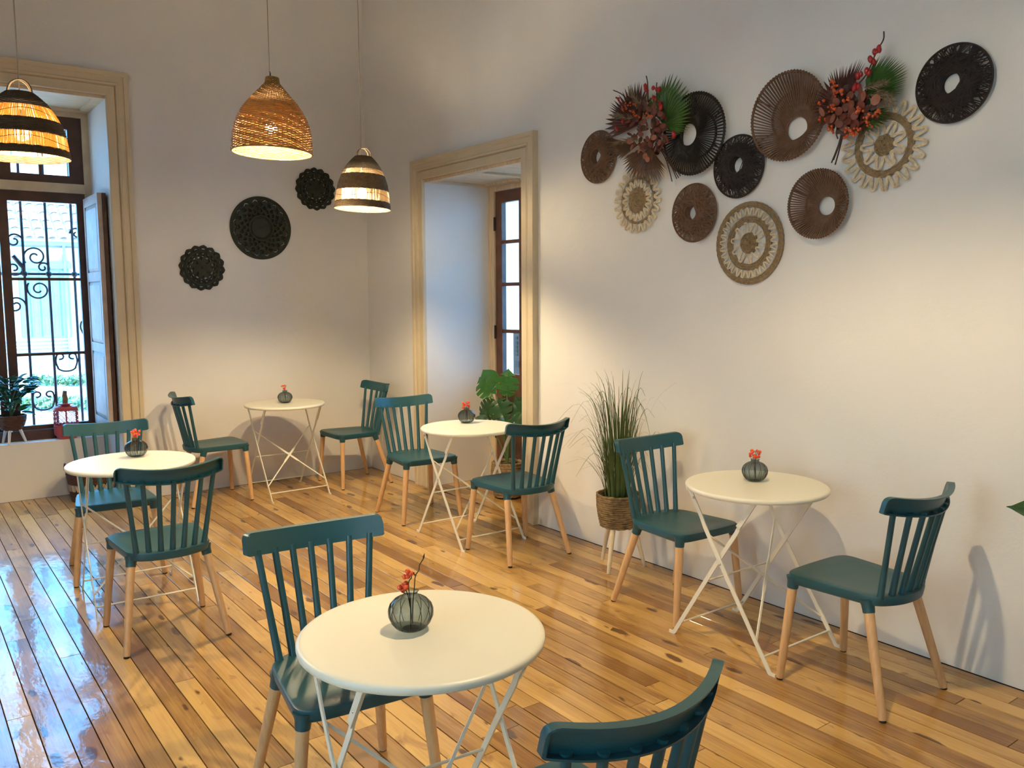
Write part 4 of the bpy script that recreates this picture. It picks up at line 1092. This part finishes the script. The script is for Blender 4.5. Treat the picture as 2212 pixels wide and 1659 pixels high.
for (u, v, r, tr, a0, dr) in [(76, 555, .085, 1.5, PI*1.2, -1), (93, 578, .045, 1.2, -.3, 1), (84, 625, .085, 1.5, PI*.8, 1), (30, 520, .06, 1.3, 0, 1), (30, 580, .06, 1.3, 0, -1), (34, 660, .07, 1.4, 0, 1), (165, 505, .05, 1.2, PI, -1)]:
    q = gpt(u, v); scroll(q.x, q.z, r, tr, a0, dr)
def lyre(uL, uR, vt, vb):
    a = gpt(uL, vt); b = gpt(uR, vt); c = gpt((uL+uR)/2, vb); w = (b.x-a.x)/2; mx = (a.x+b.x)/2; h = a.z-c.z
    P = []
    for k in range(33):
        t = k/32; th = -1.25*PI/2*0
        x = math.cos(PI*t); P.append((mx-x*w*(.98 if .2 < t < .8 else .90), 0, c.z+h*(.05+.55*abs(2*t-1)**2.2)))
    L_ = [(P[0][0]+w*.36+w*.30*math.cos(PI-q), 0, P[0][2]+h*.16+w*.26*math.sin(PI-q)) for q in [PI*1.6*k/10 for k in range(10, -1, -1)]]
    R2 = [(2*mx-p[0], 0, p[2]) for p in reversed(L_)]
    MB().tube(spline(L_+P+R2, 2), .0072, 6).build('scroll', 'iron', gi, True)
lyre(67, 119, 842, 888); lyre(117, 168, 760, 804)
lyre(171, 215, 690, 725)
q0 = gpt(28, 552); q1 = gpt(50, 578)
MB().tube([tuple(q0), tuple(q1), (q1.x, 0, zh)], .016, 6).build('bracket', 'iron', gi, True)
# house across the courtyard
HY = 16.8
hz = lambda v: on_y(100, v, HY).z
hx = lambda u, v=650: on_y(u, v, HY).x
ho = empty('courtyard_house', (hx(100), HY, GZ), 0, 'pale house with clay tile roof and shuttered window across the courtyard', 'house')
def hb(name, x0, x1, z0, z1, y0, y1, mat, par=None): return MB().box((x0-hx(100), y0-HY, z0-GZ), (x1-hx(100), y1-HY, z1-GZ)).build(name, mat, par or ho)
X0, X1 = hx(100)-6, hx(100)+7
ez = hz(520)
hb('wall', X0, X1, GZ, ez, HY, HY+.4, 'facade')
hb('cornice', X0, X1, hz(550), hz(535), HY-.10, HY, 'facade'); hb('cornice', X0, X1, ez-.12, ez, HY-.25, HY, 'facade_blue')
hb('plinth', X0, X1, GZ, hz(762), HY-.06, HY, 'facade')
for k in range(4): hb('moulding', X0, hx(152), hz(757-k*8)-.02, hz(757-k*8)+.02, HY-.09, HY, 'facade')
wx0, wx1, wz0, wz1 = hx(42), hx(152), hz(728), hz(580)
hb('window_recess', wx0, wx1, wz0, wz1, HY-.015, HY, 'facade_blue')
hb('lintel', wx0-.12, wx1+.05, wz1, hz(566), HY-.10, HY, 'facade_blue')
for k in range(5):
    a = wx0+(wx1-wx0)*k/5; b_ = wx0+(wx1-wx0)*(k+1)/5
    s_ = hb('shutter_leaf', a+.02, b_-.02, wz0, wz1-.05, HY-.05, HY-.015, 'facade_blue')
    for q in range(3):
        za = wz0+.08+(wz1-wz0-.2)*q/3; MB().box((a+.07-hx(100), -.065, za-GZ), (b_-.07-hx(100), -.05, za+(wz1-wz0-.2)/3-.06-GZ)).build('panel', 'facade_blue', s_)
hb('downpipe', hx(140), hx(146), GZ, ez, HY-.12, HY-.02, 'facade_blue')
# roof: sloping base plus single barrel tiles
sl = math.radians(30); roof = empty('roof'); roof.parent = ho; roof.location = (0, -.35, ez-GZ+.02); roof.rotation_euler = (sl, 0, 0)
MB().box((X0-hx(100), 0, -.06), (X1-hx(100), 5, 0)).build('roof_deck', 'clay_tile', roof)
TW, TL = .245, .46
tm = MB(); rings = []
for yy, rs in ((0, 1.), (TL*1.12, .86)):
    rings.append([(math.cos(t)*TW*.43*rs, yy, math.sin(t)*TW*.30*rs+.03*(1-yy/TL)+.0) for t in [PI*k/8 for k in range(9)]]+[(math.cos(t)*TW*.38*rs, yy, math.sin(t)*TW*.25*rs+.03*(1-yy/TL)) for t in [PI*(8-k)/8 for k in range(9)]])
tm.loft(rings); tme = tm.mesh('roof_tile', 'clay_tile', True)
for r_ in range(7):
    for c in range(36):
        o = link('roof_tile', tme, roof); o.location = (-4.0+c*TW, r_*TL-.04, .0)
# hedge strips and a tree
for i, (u0, u1, v0, v1, y) in enumerate([(60, 210, 812, 832, 11.0), (20, 230, 868, 885, 7.2)]):
    a = on_z(u0, v1, GZ); b_ = on_z(u1, v1, GZ); rr = random.Random(i); m = MB()
    for k in range(500):
        t = rr.random(); p = a+(b_-a)*t; q = Vector((p.x, p.y+rr.uniform(-.25, .25), GZ+rr.uniform(0, .16)))
        d = Vector((rr.uniform(-1, 1), rr.uniform(-1, 1), rr.uniform(0, 1))).normalized()*.09; e = d.orthogonal().normalized()*.03
        m.add([q-e, q+d*.5+e, q+d, q+d*.5-e*1.5], [(0, 1, 2, 3)])
    o = m.build('ground_cover', 'hedge', None, fix=False); tag(o, ['low green ground cover at the far side of the courtyard', 'low green ground cover nearer the window'][i], 'ground cover', kind='stuff')
tr = empty('courtyard_tree', (.5, 31., GZ), 0, 'tree behind the house seen through the transom', 'tree')
MB().tube([(0, 0, 0), (.2, 0, 3.), (-.1, .2, 6.)], [.25, .2, .1], 8).build('trunk', 'twig', tr, True)
m = MB(); rr = random.Random(4)
for k in range(2600):
    q = Vector((rr.gauss(0, 2.4), rr.gauss(0, 1.5), 7.6+rr.gauss(0, 1.3))); d = Vector((rr.uniform(-1, 1), rr.uniform(-1, 1), rr.uniform(-1, 1))).normalized()*.26; e = d.orthogonal().normalized()*.09
    m.add([q-d*.5, q+e, q+d*.5, q-e], [(0, 1, 2, 3)])
tag(m.build('foliage', 'hedge', tr, fix=False), kind='stuff')
tag(MB().box((TH+.01, -8, 3.05), (3.0, 1.6, 3.15)).build('porch_roof', 'raw_pine'), 'porch roof above the doorway outside, out of view', 'roof', kind='structure')  # unseen slab, added to shut out blue sky light above the doorway
# white wall and notice board outside the door
dw = MB().box((TH+.02, 1.6, GZ), (9, 1.8, 3.6)).build('garden_wall', 'white_wall'); tag(dw, 'bright white wall seen through the door panes', 'wall', kind='structure')
nw = MB().box((9, -14, GZ), (9.3, -1.2, 12)).build('neighbour_wall', 'facade'); tag(nw, 'tall neighbouring wall out of view beyond the doorway', 'wall', kind='structure')  # unseen, added to block direct sun from the door but not the garden wall
nb = on_x(1117, 760, 1.5)
no = empty('notice_board', (1.5, nb.y, GZ), 0, 'dark brown notice board seen through the lowest door pane', 'sign')
yb0, yb1 = on_x(1109, 760, 1.5).y-nb.y, on_x(1160, 760, 1.5).y-nb.y
zt = on_x(1115, 712, 1.5).z-GZ
MB().box((0, yb1, 0), (.04, yb0, zt)).build('board', 'notice_board', no)
for k, (v, h) in enumerate([(730, 5), (741, 5), (750, 5), (758, 5), (766, 4), (787, 10)]):
    za = on_x(1115, v, 1.49).z-GZ; ya, yb = on_x(1112 if k < 5 else 1111, v, 1.49).y-nb.y, on_x(1117 if k < 5 else 1120, v, 1.49).y-nb.y
    MB().box((-.006, yb, za-.003*h), (0, ya, za+.003*h)).build('notice_mark', 'notice_mark', no)
